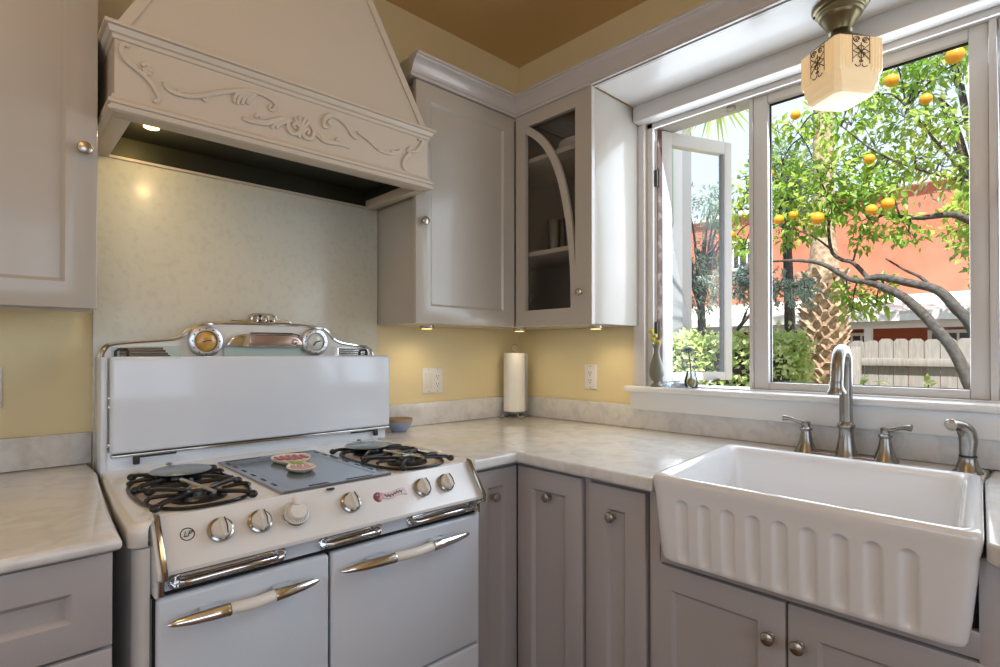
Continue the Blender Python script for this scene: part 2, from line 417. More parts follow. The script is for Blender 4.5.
# ------------------------------------------------------------------ countertops
def slab(poly, z0, z1, name, label, r=.016):
    mb = MB(); mb.prism(poly, 2, z0, z1, 0)
    es = [e for e in mb.bm.edges if abs(e.verts[0].co.z - e.verts[1].co.z) < 1e-6]
    bmesh.ops.recalc_face_normals(mb.bm, faces=mb.bm.faces)
    bmesh.ops.bevel(mb.bm, geom=es, offset=r, segments=4, affect='EDGES', profile=.5)
    return tag(mb.build(name, COUNTER, angle=50), label, 'countertop')
slab([(-.972, -.001), (-.001, -.001), (-.001, -1.8705), (-.19, -1.8705), (-.20, -1.203), (-.800, -1.2745), (-.783, -.761), (-.972, -.766)], .874, .914, 'countertop', 'pale stone L-shaped worktop between the stove and the white sink', .012)
slab([(-.001, -1.8725), (-.001, -2.9), (-.815, -2.9), (-.815, -1.940), (-.80, -1.927), (-.19, -1.8725)], .874, .914, 'countertop', 'small end of pale stone worktop to the right of the sink', .009)
slab([(-2.9, -.001), (-1.8385, -.001), (-1.8385, -.19), (-1.849, -.30), (-1.873, -.62), (-1.8835, -.80), (-1.886, -.864), (-2.9, -.868)], .889, .914, 'countertop', 'cream stone worktop at the left of the vintage stove', .011)

# ------------------------------------------------------------------ upper cabinets
def upper_left():
    c = empty('upper_cabinet', (-2.3, -.16, 1.352), 'greige wall cabinet at the far left with one shaker door beside the hood', 'cabinet')
    b = MB(); b.box(-2.9, -1.862, -.304, -.001, 1.375, 2.50, .002); b.box(-2.9, -1.866, -.30, -.285, 1.345, 1.376, .002); b.build('body', PAINT, c)
    M = FY(0, -.305)
    d = shaker(M, -2.40, -1.859, 1.352, 2.48, .064, 'door', PAINT, c, .022)
    knob(M, -1.887, 1.750, .022, d, .0165)
    d = shaker(M, -2.90, -2.404, 1.352, 2.48, .064, 'door', PAINT, c, .022)
upper_left()
def upper_mid():
    c = empty('upper_cabinet', (-.62, -.16, 1.352), 'greige wall cabinet between the hood and the glass door cabinet', 'cabinet')
    b = MB(); b.box(-.866, -.357, -.304, -.0005, 1.354, 2.282, .002); b.box(-.912, -.357, -.3245, -.0005, 2.283, 2.352); b.build('body', PAINT, c)
    M = FY(0, -.305)
    d = shaker(M, -.884, -.357, 1.352, 2.279, .068, 'door', PAINT, c, .020, depth=.007)
    knob(M, -.853, 1.741, .020, d, .0165)
    return c
upper_mid()
def glass_cab():
    c = empty('corner_wall_cabinet', (-.17, -.5, 1.352), 'greige corner wall cabinet with an arched glass door showing glassware', 'cabinet')
    x0, x1, y0, y1, z0, z1 = -.334, -.001, -.742, -.001, 1.354, 2.2815
    t = .016
    b = MB(); b.box(x0, x1, y0, y0 + t, z0, z1, .0015)                 # visible side
    b.box(x0, x1, y1 - t, y1, z0, z1); b.box(x1 - t, x1, y0 + t, y1 - t, z0, z1)
    b.box(x0, x1, y0 + t, y1 - t, z0, z0 + t); b.box(x0, x1, y0 + t, y1 - t, z1 - t, z1)
    b.box(x0, x0 + .004, -.325, y1 - t, z0 + t, z1 - t)                # blind part behind the neighbour
    b.build('body', PAINT, c)
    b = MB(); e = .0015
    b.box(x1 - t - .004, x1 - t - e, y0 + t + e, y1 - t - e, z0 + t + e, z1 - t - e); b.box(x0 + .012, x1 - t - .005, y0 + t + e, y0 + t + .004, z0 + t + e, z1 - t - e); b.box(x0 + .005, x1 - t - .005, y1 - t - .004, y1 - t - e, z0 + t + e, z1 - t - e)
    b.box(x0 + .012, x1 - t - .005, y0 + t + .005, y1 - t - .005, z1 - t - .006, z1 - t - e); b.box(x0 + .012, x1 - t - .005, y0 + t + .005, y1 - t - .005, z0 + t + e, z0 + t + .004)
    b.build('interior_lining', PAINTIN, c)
    for zz in (1.672, 2.085):
        sh = MB(); sh.box(x0 + .012, x1 - t - .004, y0 + t + .004, y1 - t - .004, zz - .010, zz + .009, .001); sh.build('shelf', PAINT, c)
    M = FX(0, -.335)
    u0, u1 = .328, .745
    f = MB(M); st = .060; t = .020
    ou = [(u0, z0 - .002), (u1, z0 - .002), (u1, z1), (u0, z1)]
    def rect(d, w): return [(u0 + d, w, z0 - .002 + d), (u1 - d, w, z0 - .002 + d), (u1 - d, w, z1 - d), (u0 + d, w, z1 - d)]
    a0, a1, b0, b1 = u0 + .059, .664, 1.421, 2.222
    def inn(w): return [(a0, w, b0), (a1, w, b0), (a1, w, b1), (a0, w, b1)]
    f.rings([inn(0), rect(0, 0), rect(0, t - .002), rect(.002, t), inn(t), inn(0)])
    d = f.build('door', PAINT, c, angle=30)
    # curved muntin sweeping from the top left corner down to the right stile
    cl = [(.378, 2.222), (.392, 2.212), (.44, 2.178), (.485, 2.136), (.525, 2.085), (.560, 2.02), (.590, 1.94), (.613, 1.85), (.630, 1.76), (.641, 1.67), (.648, 1.58), (.651, 1.50), (.652, 1.421)]
    P = spline([(u, v, 0) for u, v in cl], 5); loops = []
    for i, p in enumerate(P):
        tg = (P[min(i + 1, len(P) - 1)] - P[max(i - 1, 0)]).normalized(); nn = Vector((-tg.y, tg.x, 0)); hw = .0165
        if p.y < 1.9: hw = .0165 - .003 * min(1, (1.9 - p.y) / .3)
        a = p + nn * hw; b_ = p - nn * hw
        loops.append([(a.x, .004, a.y), (a.x, t - .002, a.y), (b_.x, t - .002, b_.y), (b_.x, .004, b_.y)])
    q = MB(M); q.rings(loops, True, True, True); q.build('muntin', PAINT, d, angle=30)
    g = MB(M); g.box(a0 - .004, a1 + .004, .002, .005, b0 - .004, b1 + .004); g.build('glass_pane', GLASSD, d)
    knob(M, .694, 1.478, t, d, .0155)
    h = MB(); h.box(-.333, -.30, -.395, -.372, 1.455, 1.49, .003); h.build('hinge', HINGE, c)
glass_cab()
# glassware and plates inside
def tumbler(x, y, z, r, h):
    o = MB(); o.lathe([(r * .78, 0), (r * .8, .002), (r * .9, h * .5), (r, h), (r - .002, h), (r * .88, h * .5), (r * .76, .008)], (x, y, z), 24)
    return o.build('drinking_glass', CGLASS2)
gl = [(-.24, -.455, 'clear straight drinking glass on the middle shelf, left of its neighbours'), (-.22, -.53, 'clear straight drinking glass on the middle shelf, between two others'), (-.23, -.60, 'clear straight drinking glass on the middle shelf, nearest the right stile')]
for x, y, lb in gl: tag(tumbler(x, y, 1.6815, .032, .14), lb, 'glass', 'drinking glasses on the middle shelf')
tag(tumbler(-.20, -.555, 1.3705, .030, .12), 'clear drinking glass on the bottom of the arched glass cabinet', 'glass')
pl = MB(); pl.lathe([(.05, 0), (.055, .004), (.115, .018), (.118, .020), (.115, .022), (.05, .008)], (-.19, -.58, 2.0945), 40)
tag(pl.build('plate', PLATEC), 'white plate on the top shelf, at the bottom of the pair', 'plate', 'plates on the top shelf')
pl = MB(); pl.lathe([(.05, 0), (.055, .004), (.105, .034), (.108, .036), (.105, .038), (.05, .010)], (-.19, -.58, 2.1035), 40)
tag(pl.build('serving_bowl', PLATEC), 'shallow white bowl resting on the plate on the top shelf', 'bowl')

# under-cabinet puck lights
def puck(x, y, lb, e=1.0):
    o = empty('puck_light', (x, y, 1.341), lb, 'light', 'puck lights under the wall cabinets')
    b = MB(); b.lathe([(.028, 0), (.030, .003), (.030, .0125)], (x, y, 1.341), 20); b.build('housing', NICKELW, o)
    b = MB(); b.lathe([(.022, 0), (.022, .001)], (x, y, 1.3398), 20); b.build('lens', BULB, o)
    l = bpy.data.lights.new('puck', 'SPOT'); l.energy = 2.0 * e; l.color = (1, .80, .50); l.spot_size = R(165); l.spot_blend = 1; l.shadow_soft_size = .02
    lo = bpy.data.objects.new('puck_lamp', l); COL.objects.link(lo); lo.location = (x, y, 1.335)
puck(-.70, -.14, 'small round puck light under the middle wall cabinet', 1.0)
puck(-.16, -.62, 'small round puck light under the glass door cabinet near the window', 1.2)
puck(-.20, -.20, 'small round puck light in the corner above the paper towels', .6)

# ------------------------------------------------------------------ range hood
def range_hood():
    c = empty('range_hood', (-1.37, -.2, 1.83), 'greige range hood with tapered chimney and carved scroll apron above the stove', 'range hood')
    xa, xb, yf, zb = -1.838, -.900, -.420, 1.832
    yb = -.0225
    b = MB(); t = .022                                              # the open-bottomed apron box
    b.box(xa, xb, yf, yf + t, zb + .03, 2.03); b.box(xa, xa + t, yf + t, yb, zb + .03, 2.03); b.box(xb - t, xb, yf + t, yb, zb + .03, 2.03)
    b.box(xa, xb, yf, yb, 2.02, 2.034)
    b.build('apron', HOOD, c)
    # bottom frame: flat lip that shows from below
    b = MB(); b.box(xa, xb, yf, yf + .045, zb, zb + .034, .002); b.box(xa, xa + .042, yf + .045, yb, zb, zb + .034, .002); b.box(xb - .026, xb, yf + .045, yb, zb, zb + .034, .002); b.box(xa + .042, xb - .026, yb - .010, yb, zb, zb + .008)
    b.build('bottom_lip', HOOD, c)
    def mold(prof, name):
        m = MB(); path = [(xa, yb, -1, 0), (xa, yf, -1, -1), (xb, yf, 1, -1), (xb, yb, 1, 0)]
        m.rings([[(x + o * dx, y + o * dy, z) for o, z in prof] for x, y, dx, dy in path], True, True, True)
        m.build(name, HOOD, c, angle=25)
    mold([(0, zb), (.010, zb), (.015, zb + .003), (.015, zb + .009), (.009, zb + .011), (.009, zb + .017), (.014, zb + .019), (.014, zb + .027), (.007, zb + .034), (.005, zb + .042), (0, zb + .044)], 'lower_moulding')
    mold([(0, 2.010), (.005, 2.012), (.006, 2.017), (.006, 2.021), (.012, 2.024), (.015, 2.033), (.016, 2.037), (.023, 2.039), (.023, 2.047), (.0, 2.048)], 'upper_moulding')
    # tapered chimney
    k = .10; zt = H - .003; z0 = 2.045
    def sec(z, e=0):
        h = z - z0
        return [(xa + .004 + .53 * h - e, yf + .006 + k * h - e, z), (xb - .004 - .50 * h + e, yf + .006 + k * h - e, z), (xb - .004 - .50 * h + e, yb, z), (xa + .004 + .53 * h - e, yb, z)]
    b = MB(); b.rings([sec(z0), sec(zt)], True, True, True); b.build('chimney', HOOD, c)
    def edge(z0_, z1_, i, s):
        m = MB()
        pa, pb = Vector(sec(z0_)[i]), Vector(sec(z1_)[i]); wd = .022
        q = lambda p: [(p.x + .005 * s * -1, p.y - .006, p.z), (p.x + wd * s, p.y - .006, p.z), (p.x + wd * s, p.y + .002, p.z), (p.x - .005 * s, p.y + .022, p.z)]
        m.rings([q(pa), q(pb)], True, True, True); m.build('corner_strip', HOOD, c, angle=25)
    edge(z0 + .002, zt - .01, 0, 1); edge(z0 + .002, zt - .01, 1, -1)
    # black liner with a lamp
    b = MB()
    a0, a1, c0, c1 = xa + .03, xb - .023, yf + .03, yb - .002
    b.rings([[(a0, c0, zb + .030), (a1, c0, zb + .030), (a1, c1, zb + .009), (a0, c1, zb + .009)], [(a0, c0, zb + .07), (a1, c0, zb + .07), (a1, c1, zb + .07), (a0, c1, zb + .07)]], True, False, True)
    b.build('liner', BLACKM, c)
    b = MB(); b.lathe([(.020, 0), (.021, .005)], (-1.715, -.185, zb + .0645), 20); b.build('lamp_lens', BULBH, c)
    # carved scrolls
    yo = yf - .0025
    def scroll(pts, r0, r1, name='scroll', n=7):
        P = spline([(x, yo, z) for x, z in pts], n); N = len(P)
        rs = [lerp(r0, r1, i / (N - 1)) * (.55 + .45 * math.sin(math.pi * min(1, max(0, (i + 2) / (N + 3))))) for i in range(N)]
        m = MB(); m.tube(P, rs, 8, flat=.8, up=(0, 1, 0)); return m
    def curl(cx_, cz_, r, a0_, turns, s=1, n=14):
        return [(cx_ + s * r * (1 - .72 * i / n) * math.cos(R(a0_ + turns * 360 * i / n)), cz_ + r * (1 - .72 * i / n) * math.sin(R(a0_ + turns * 360 * i / n))) for i in range(n + 1)]
    ORN = {'S1': [(-1.809,1.999),(-1.817,2.005),(-1.824,1.996),(-1.824,1.98),(-1.814,1.965),(-1.795,1.952),(-1.777,1.941),(-1.761,1.926),(-1.75,1.908),(-1.744,1.894),(-1.75,1.882),(-1.756,1.885)],'l1': [(-1.782,1.963),(-1.773,1.971),(-1.765,1.965)],'l2': [(-1.78,1.953),(-1.769,1.96),(-1.759,1.954)],'l3': [(-1.779,1.948),(-1.768,1.95),(-1.761,1.947)],'S2': [(-1.732,1.94),(-1.73,1.93),(-1.72,1.921),(-1.702,1.918),(-1.674,1.921),(-1.64,1.934),(-1.605,1.953),(-1.565,1.971),(-1.527,1.985),(-1.494,1.988),(-1.467,1.983),(-1.449,1.971),(-1.452,1.955),(-1.462,1.949),(-1.467,1.956),(-1.461,1.964)],'b1': [(-1.631,1.93),(-1.636,1.922),(-1.643,1.925)],'b2': [(-1.704,1.929),(-1.698,1.925),(-1.691,1.929)],'a1': [(-1.532,1.98),(-1.557,1.964),(-1.563,1.938)],'a2': [(-1.523,1.982),(-1.546,1.961),(-1.554,1.937)],'a3': [(-1.513,1.983),(-1.535,1.961),(-1.541,1.941)],'a4': [(-1.503,1.983),(-1.522,1.965),(-1.527,1.946)],'CT': [(-1.539,1.903),(-1.522,1.9),(-1.503,1.903),(-1.479,1.906),(-1.454,1.92),(-1.433,1.933),(-1.405,1.938)],'cb': [(-1.505,1.915),(-1.5,1.924),(-1.492,1.92)],'cl1': [(-1.412,1.935),(-1.443,1.918),(-1.461,1.897)],'cl2': [(-1.405,1.933),(-1.433,1.919),(-1.446,1.901)],'V1': [(-1.405,1.938),(-1.412,1.917),(-1.402,1.899),(-1.38,1.904),(-1.372,1.926),(-1.384,1.935),(-1.394,1.924),(-1.388,1.915)],'V2': [(-1.34,1.937),(-1.331,1.92),(-1.34,1.899),(-1.359,1.897),(-1.366,1.91),(-1.355,1.924),(-1.347,1.918),(-1.353,1.908)],'P1': [(-1.375,1.917),(-1.375,1.943),(-1.375,1.959)],'P2': [(-1.373,1.922),(-1.362,1.947),(-1.358,1.958)],'P3': [(-1.377,1.924),(-1.386,1.94),(-1.392,1.95)],'P4': [(-1.372,1.917),(-1.353,1.939),(-1.347,1.951)],'P5': [(-1.373,1.912),(-1.377,1.897),(-1.375,1.89)],'P6': [(-1.368,1.913),(-1.362,1.899),(-1.357,1.892)],'CR': [(-1.337,1.925),(-1.314,1.923),(-1.299,1.905),(-1.273,1.904),(-1.238,1.908),(-1.211,1.903)],'cr1': [(-1.333,1.918),(-1.314,1.91),(-1.299,1.898)],'cr2': [(-1.32,1.921),(-1.304,1.915),(-1.29,1.903)],'crb': [(-1.258,1.914),(-1.252,1.922),(-1.245,1.915)],'R1': [(-1.285,1.951),(-1.297,1.947),(-1.3,1.96),(-1.291,1.979),(-1.271,1.99),(-1.244,1.985),(-1.222,1.971),(-1.207,1.952),(-1.191,1.939)],'R1b': [(-1.273,1.958),(-1.282,1.965),(-1.276,1.975)],'R1c': [(-1.211,1.96),(-1.198,1.955),(-1.186,1.938)],'R2': [(-1.182,1.962),(-1.143,1.947),(-1.11,1.926)],'R3': [(-1.108,1.924),(-1.077,1.922),(-1.045,1.926),(-1.018,1.941)],'R3b': [(-1.056,1.932),(-1.033,1.935),(-1.018,1.947)],'R4': [(-0.943,2.0),(-0.932,2.007),(-0.926,1.995),(-0.937,1.974),(-0.959,1.955),(-0.982,1.953)],'R5': [(-0.976,1.966),(-0.987,1.951),(-0.98,1.941),(-0.998,1.922),(-1.006,1.9),(-1.003,1.886),(-0.993,1.883)]}
    RAD = dict(S1=.0075, S2=.0075, CT=.0095, CR=.0095, V1=.0075, V2=.0075, R1=.0080, R2=.0065, R3=.0065, R4=.0075, R5=.0080)
    NM = dict(a='acanthus_leaf', c='scroll_leaf', l='scroll_leaf', b='scroll_bud', P='palmette_leaf', V='volute')
    for k_, P_ in ORN.items():
        scroll([(x, z) for x, z in P_], RAD.get(k_, .0060), RAD.get(k_, .0060) * .85).build(NM.get(k_[0], 'scroll'), HOOD, c)
    l2 = bpy.data.lights.new('hood_glow', 'POINT'); l2.energy = .9; l2.color = (1, .72, .32); l2.shadow_soft_size = .02
    lo = bpy.data.objects.new('liner_glow_fill', l2); COL.objects.link(lo); lo.location = (-1.72, -.20, zb + .030)  # extra point light added to make the black liner glow
    l = bpy.data.lights.new('hood', 'SPOT'); l.energy = 2.0; l.color = (1, .76, .42); l.spot_size = R(150); l.spot_blend = 1; l.shadow_soft_size = .07
    lo = bpy.data.objects.new('hood_lamp', l); COL.objects.link(lo); lo.location = (-1.725, -.27, zb + .05)
range_hood()

# ------------------------------------------------------------------ base cabinets
def base_left():
    c = empty('drawer_cabinet', (-2.35, -.42, 0), 'grey drawer base cabinet under the worktop left of the stove', 'cabinet')
    b = MB(); b.box(-2.88, -1.906, -.822, -.03, .10, .888); b.box(-2.88, -1.93, -.76, -.05, 0, .10); b.build('body', PAINTL, c)
    M = FY(0, -.823)
    for v0, v1 in ((.719, .884), (.412, .713), (.115, .406)):
        d = shaker(M, -2.46, -1.897, v0, v1, .057, 'drawer', PAINTL, c, .022, depth=.012)
        d2 = shaker(M, -2.88, -2.466, v0, v1, .057, 'drawer', PAINTL, c, .022, depth=.012)
base_left()
def base_corner():
    c = empty('corner_base_cabinet', (-.5, -.5, 0), 'grey corner base cabinet with a folding pair of narrow doors right of the stove', 'cabinet')
    b = MB(); b.box(-.955, -.735, -.712, -.03, .10, .868); b.box(-.735, -.03, -1.012, -.03, .10, .868); b.box(-.95, -.69, -.66, -.06, 0, .1); b.box(-.69, -.06, -1.01, -.06, 0, .1)
    b.build('body', PAINTL, c)
    M = FY(0, -.713)
    d = shaker(M, -.945, -.757, .112, .860, .055, 'door', PAINTL, c, .022, depth=.008)
    knob(M, -.868, .775, .022, d, .0155)
    M = FX(0, -.734)
    d = shaker(M, .737, 1.008, .112, .860, .064, 'door', PAINTL, c, .022, depth=.011)
    knob(M, .872, .778, .0125, d, .0155)
base_corner()
def base_narrow():
    c = empty('narrow_base_cabinet', (-.4, -1.12, 0), 'narrow grey base cabinet with one door between the corner doors and the sink', 'cabinet')
    b = MB(); b.box(-.734, -.03, -1.200, -1.014, .10, .868); b.box(-.734, -.70, -1.238, -1.200, .10, .868); b.box(-.742, -.73, -1.034, -1.014, .10, .866); b.box(-.69, -.06, -1.236, -1.014, 0, .1); b.build('body', PAINTL, c)
    M = FX(0, -.736)
    d = shaker(M, 1.037, 1.228, .112, .857, .064, 'door', PAINTL, c, .024, depth=.011)
    knob(M, 1.118, .770, .013, d, .0155)
base_narrow()
def base_sink():
    c = empty('sink_base_cabinet', (-.4, -1.58, 0), 'grey sink base cabinet with two doors below the white farmhouse sink', 'cabinet')
    b = MB()
    b.box(-.736, -.03, -2.0, -1.242, .10, .700)
    b.box(-.757, -.736, -1.276, -1.242, .10, .868, .002); b.box(-.757, -.736, -1.942, -1.912, .10, .868, .002); b.box(-.757, -.736, -1.916, -1.27, .686, .735, .002)
    b.box(-.736, -.03, -2.0, -1.945, .70, .868)
    b.box(-.69, -.06, -1.99, -1.245, 0, .1)
    b.build('body', PAINTL, c)
    M = FX(0, -.737)
    d = shaker(M, 1.245, 1.584, .112, .680, .060, 'door', PAINTL, c, .022, depth=.010); knob(M, 1.552, .594, .022, d, .0155)
    d = shaker(M, 1.589, 1.928, .112, .680, .060, 'door', PAINTL, c, .022, depth=.010); knob(M, 1.614, .597, .022, d, .0155)
base_sink()
def base_right():
    c = empty('base_cabinet', (-.4, -2.4, 0), 'grey base cabinet at the right edge beyond the sink', 'cabinet')
    b = MB(); b.box(-.736, -.03, -2.88, -2.004, .10, .868); b.box(-.69, -.06, -2.88, -2.004, 0, .1); b.build('body', PAINTL, c)
    M = FX(0, -.737)
    shaker(M, 1.947, 2.40, .112, .860, .064, 'door', PAINTL, c, .022)
base_right()

# ------------------------------------------------------------------ stove
def stove():
    c = empty('stove', (-1.42, -.45, 0), 'white enamelled vintage gas stove with chrome trim, centre griddle and clock console', 'stove')
    XL, XR, YF = -1.868, -.982, -.795
    b = MB()
    pr = [(XL + .012, -.075), (XR, -.075), (XR, YF), (-1.828, YF), (-1.832, YF - .008), (XL + .03, YF - .010)] + [(XL + .03 - .022 * math.sin(R(a)), YF + .012 - .022 * math.cos(R(a))) for a in (20, 45, 70, 90)]
    b.prism(pr, 2, .07, .865)
    b.box(XL + .05, XR - .03, YF + .06, -.12, 0, .07)
    b.build('body', ENAMELN, c)
    # cooktop with rounded front corners, and two burner wells
    ct = MB()
    out = [(XR + .004, -.190)] + [(XL + .036, -.190)] + [(XL + .026, -.30), (XL + .004, -.62)] + arcpts(XL + .022, -.785, .022, 180, 270, 6) + [(-1.836, -.806), (-1.832, -.776), (XR - .02, -.776), (XR + .004, -.765), (XR + .004, -.62)]
    zt = .914
    def lp(z, d):
        cxm, cym = (XL + XR) / 2, -.48
        r = []
        for x, y in out:
            dx = d if x < cxm else -d; dy = d if y < cym else 0
            r.append((x + dx, y + dy, z))
        return r
    ct.rings([lp(.868, .002), lp(.870, 0), lp(.896, 0), lp(.907, .003), lp(.912, .009), lp(zt, .018)], True, True, True)
    ct.build('cooktop', ENAMELT, c, angle=50)
    # riser at the back, and the folding backsplash panel
    b = MB(); b.box(-1.833, -.935, -.195, -.10, .85, .965, .004); b.box(-1.834, -1.818, -.198, -.08, .85, 1.228, .004); b.build('riser', ENAMEL, c)
    p = MB(); p.box(-1.814, -.925, -.212, -.180, .958, 1.230, .010, 3); pn = p.build('splash_panel', ENAMEL, c, angle=50)
    p = MB(); p.box(-1.812, -.928, -.213, -.176, .949, .957, .002); p.build('edge_trim', CHROMED, pn)
    for x in (-1.752, -.985):
        q = MB(); q.box(x - .008, x + .008, -.212, -.198, .925, .950, .003); q.box(x + (.008 if x < -1.4 else -.10), x + (.10 if x < -1.4 else -.008), -.206, -.200, .943, .949); q.build('hinge_clip', INK, pn)
    for z in (.985, 1.09, 1.115):
        q = MB(); q.lathe([(.006, 0), (.006, .004), (.003, .006)], (-1.8135, -.196, z), 10, Matrix(((0, 0, -1), (0, 1, 0), (1, 0, 0)))); q.build('screw', CHROME, pn)
    # clock console standing behind the panel
    top = [(-1.826, 1.19), (-1.822, 1.235), (-1.812, 1.256), (-1.795, 1.266), (-1.729, 1.274), (-1.66, 1.280), (-1.635, 1.285), (-1.615, 1.297), (-1.595, 1.316), (-1.575, 1.330), (-1.545, 1.335), (-1.485, 1.337),
           (-1.38, 1.338), (-1.27, 1.338), (-1.215, 1.335), (-1.165, 1.329), (-1.145, 1.319), (-1.130, 1.304), (-1.115, 1.288), (-1.085, 1.276), (-1.03, 1.268), (-.985, 1.262), (-.965, 1.252), (-.956, 1.235), (-.953, 1.19)]
    P2 = [Vector((x, 0, z)) for x, z in top]
    P2 = spline(P2, 4)
    con = MB(); con.prism([(p.x, p.z) for p in P2] + [(-.953, 1.17), (-1.826, 1.17)], 1, -.128, -.075)
    con_o = con.build('clock_console', ENAMELT, c, angle=50)
    tr = MB(); tr.tube([(p.x, -.128, p.z) for p in P2], .0058, 8); tr.tube([(p.x, -.078, p.z) for p in P2], .005, 8); tr.build('edge_trim', CHROME, con_o)
    # ribbed chrome wing panels
    def wing(x0, x1, s):
        m = MB(); m.prism([(x0, 1.20), (x1, 1.20), (x1 - .0 * s, 1.262 if s > 0 else 1.254), (x0 + .0, 1.258 if s > 0 else 1.262)], 1, -.1335, -.1285); o = m.build('wing_panel', CHROME if s < 0 else MINT, con_o)
        m = MB()
        for k in range(5):
            z = 1.222 + k * .0078; m.tube([(x0 + .018, -.136, z), (x1 - .022 * (1 + .3 * k) if s > 0 else x1 - .02, -.136, z)], .0034, 6)
        m.build('rib', CHROME if s < 0 else COPPER, o)
        m = MB(); xx = x0 + .012 if s > 0 else x1 - .035
        m.tube([(xx - .004, -.137, 1.215), (xx - .004, -.137, 1.245), (xx + .004, -.137, 1.251), (xx + .022, -.137, 1.251), (xx + .026, -.137, 1.244), (xx + .026, -.137, 1.215)], .004, 6); m.build('end_bracket', INK, o)
    wing(-1.800, -1.625, 1); wing(-1.120, -.975, -1)
    AY = Matrix(((1, 0, 0), (0, 0, -1), (0, 1, 0)))
    def dial(x, z, r, face, hand):
        o = MB(); o.lathe([(r, 0), (r * 1.02, .012), (r * .98, .020), (r * .92, .022), (r * .68, .022), (r * .64, .016)], (x, -.1285, z), 40, AY, cap1=False); o = o.build('dial', SILVER, con_o)
        m = MB(); m.lathe([(r * .65, .015), (r * .55, .019), (r * .3, .022), (.0001, .0225)], (x, -.1285, z), 36, AY); m.build('dial_face', face, o)
        m = MB()
        for k in range(12):
            a = k * math.pi / 6; m.ball((x + r * .80 * math.cos(a), -.151, z + r * .80 * math.sin(a)), .0022, n=6, m=4)
        m.build('minute_dots', INK, o)
        if hand:
            m = MB(); m.tube([(x, -.1525, z), (x + .018, -.1525, z + .004)], .0022, 6); m.tube([(x, -.1525, z), (x - .010, -.1525, z - .014)], .0022, 6); m.build('clock_hands', INK, o)
        else:
            m = MB(); m.tube([(x - .012, -.1515, z - .002), (x + .014, -.1515, z + .003)], .0015, 6); m.build('pointer', COPPER, o)
    dial(-1.557, 1.277, .050, AMBER, False)
    dial(-1.197, 1.279, .049, mat('pale_clock_face', (.62, .66, .60), .2, coat=.5), True)
    m = MB(); m.prism([(-1.500, 1.20), (-1.240, 1.20), (-1.240, 1.262), (-1.500, 1.262)], 1, -.134, -.129); m.build('lower_panel', MINT, con_o)
    m = MB(); m.prism([(-1.497, 1.262), (-1.482, 1.285), (-1.455, 1.301), (-1.410, 1.304), (-1.40, 1.262), (-1.43, 1.258)], 1, -.145, -.129, .003); m.build('lamp_cap', CHROME, con_o)
    m = MB(); m.prism([(-1.425, 1.262), (-1.425, 1.300), (-1.285, 1.302), (-1.262, 1.296), (-1.244, 1.280), (-1.240, 1.262)], 1, -.147, -.129, .004)
    m.build('lamp_bar', COPPER, con_o)
    m = MB(); m.tube([(-1.425, -.149, 1.304), (-1.285, -.149, 1.305), (-1.258, -.149, 1.299)], .004, 6); m.tube([(-1.425, -.149, 1.262), (-1.25, -.149, 1.262)], .004, 6); m.ball((-1.272, -.150, 1.278), .010); m.build('lamp_trim', CHROME, con_o)
    # crest
    m = MB(); m.prism([(-1.490, 1.334), (-1.476, 1.349), (-1.462, 1.348), (-1.430, 1.351), (-1.420, 1.368), (-1.408, 1.374), (-1.342, 1.375), (-1.330, 1.368), (-1.322, 1.357), (-1.29, 1.355), (-1.255, 1.334)], 1, -.126, -.112, .002); cr = m.build('crest', CHROME, con_o)
    for x, r in ((-1.402, .012), (-1.372, .010), (-1.346, .013)):
        m = MB(); m.tube([(x + r * math.cos(a * .5236), -.128, 1.357 + r * math.sin(a * .5236)) for a in range(12)], .003, 6, True); m.build('crest_scroll', CHROME, cr)
    for x, z in ((-1.384, 1.366), (-1.362, 1.350), (-1.348, 1.349), (-1.385, 1.349)):
        m = MB(); m.ball((x, -.127, z), .004, n=8, m=6); m.build('crest_hole', INK, cr)
    # ---- burners
    def side(xc, refl):
        ov = [(xc + .112 * math.copysign(abs(math.cos(t)) ** .7, math.cos(t)), -.575 + .195 * math.copysign(abs(math.sin(t)) ** .75, math.sin(t))) for t in [2 * math.pi * k / 48 for k in range(48)]]
        w = MB(); w.rings([[(x, y, .9148) for x, y in ov], [(xc + (x - xc) * .96, -.575 + (y + .575) * .97, .9152) for x, y in ov]], True, False, True); w.build('burner_well', WELL, c)
        rg = MB(); rg.tube([(x, y, .9185) for x, y in ov], .0042, 8, True); rg.build('well_ring', BLACK, c)
        for yc, cover in ((-.675, 0), (-.475, 1)):
            m = MB()
            m.lathe([(.058, 0), (.058, .006), (.046, .012), (.040, .012), (.038, .006), (.026, .006), (.024, .016), (.012, .018), (.0001, .018)], (xc - .004, yc, .9155), 28)
            bo = m.build('burner', BLACK, c)
            if cover:
                m = MB(); m.lathe([(.0001, 0), (.066, .0), (.070, .003), (.066, .006), (.0001, .0065)], (xc + .012 * refl, yc + .02, .9375), 36); m.tube([(xc, yc + .078, .941), (xc + .004, yc + .092, .948), (xc - .004, yc + .098, .947)], .004, 6); m.build('burner_cover', STEELD, bo)
        g = MB()
        def arm(p, q, h0, h1, r=.0060):
            P = [Vector((p[0], p[1], h0)), Vector((lerp(p[0], q[0], .12), lerp(p[1], q[1], .12), .931)), Vector((lerp(p[0], q[0], .6), lerp(p[1], q[1], .6), .931)), Vector((q[0], q[1], h1))]
            g.tube(spline(P, 4), [r * 1.25] * 3 + [r] * 7 + [r * .75] * 3, 8, flat=.85)
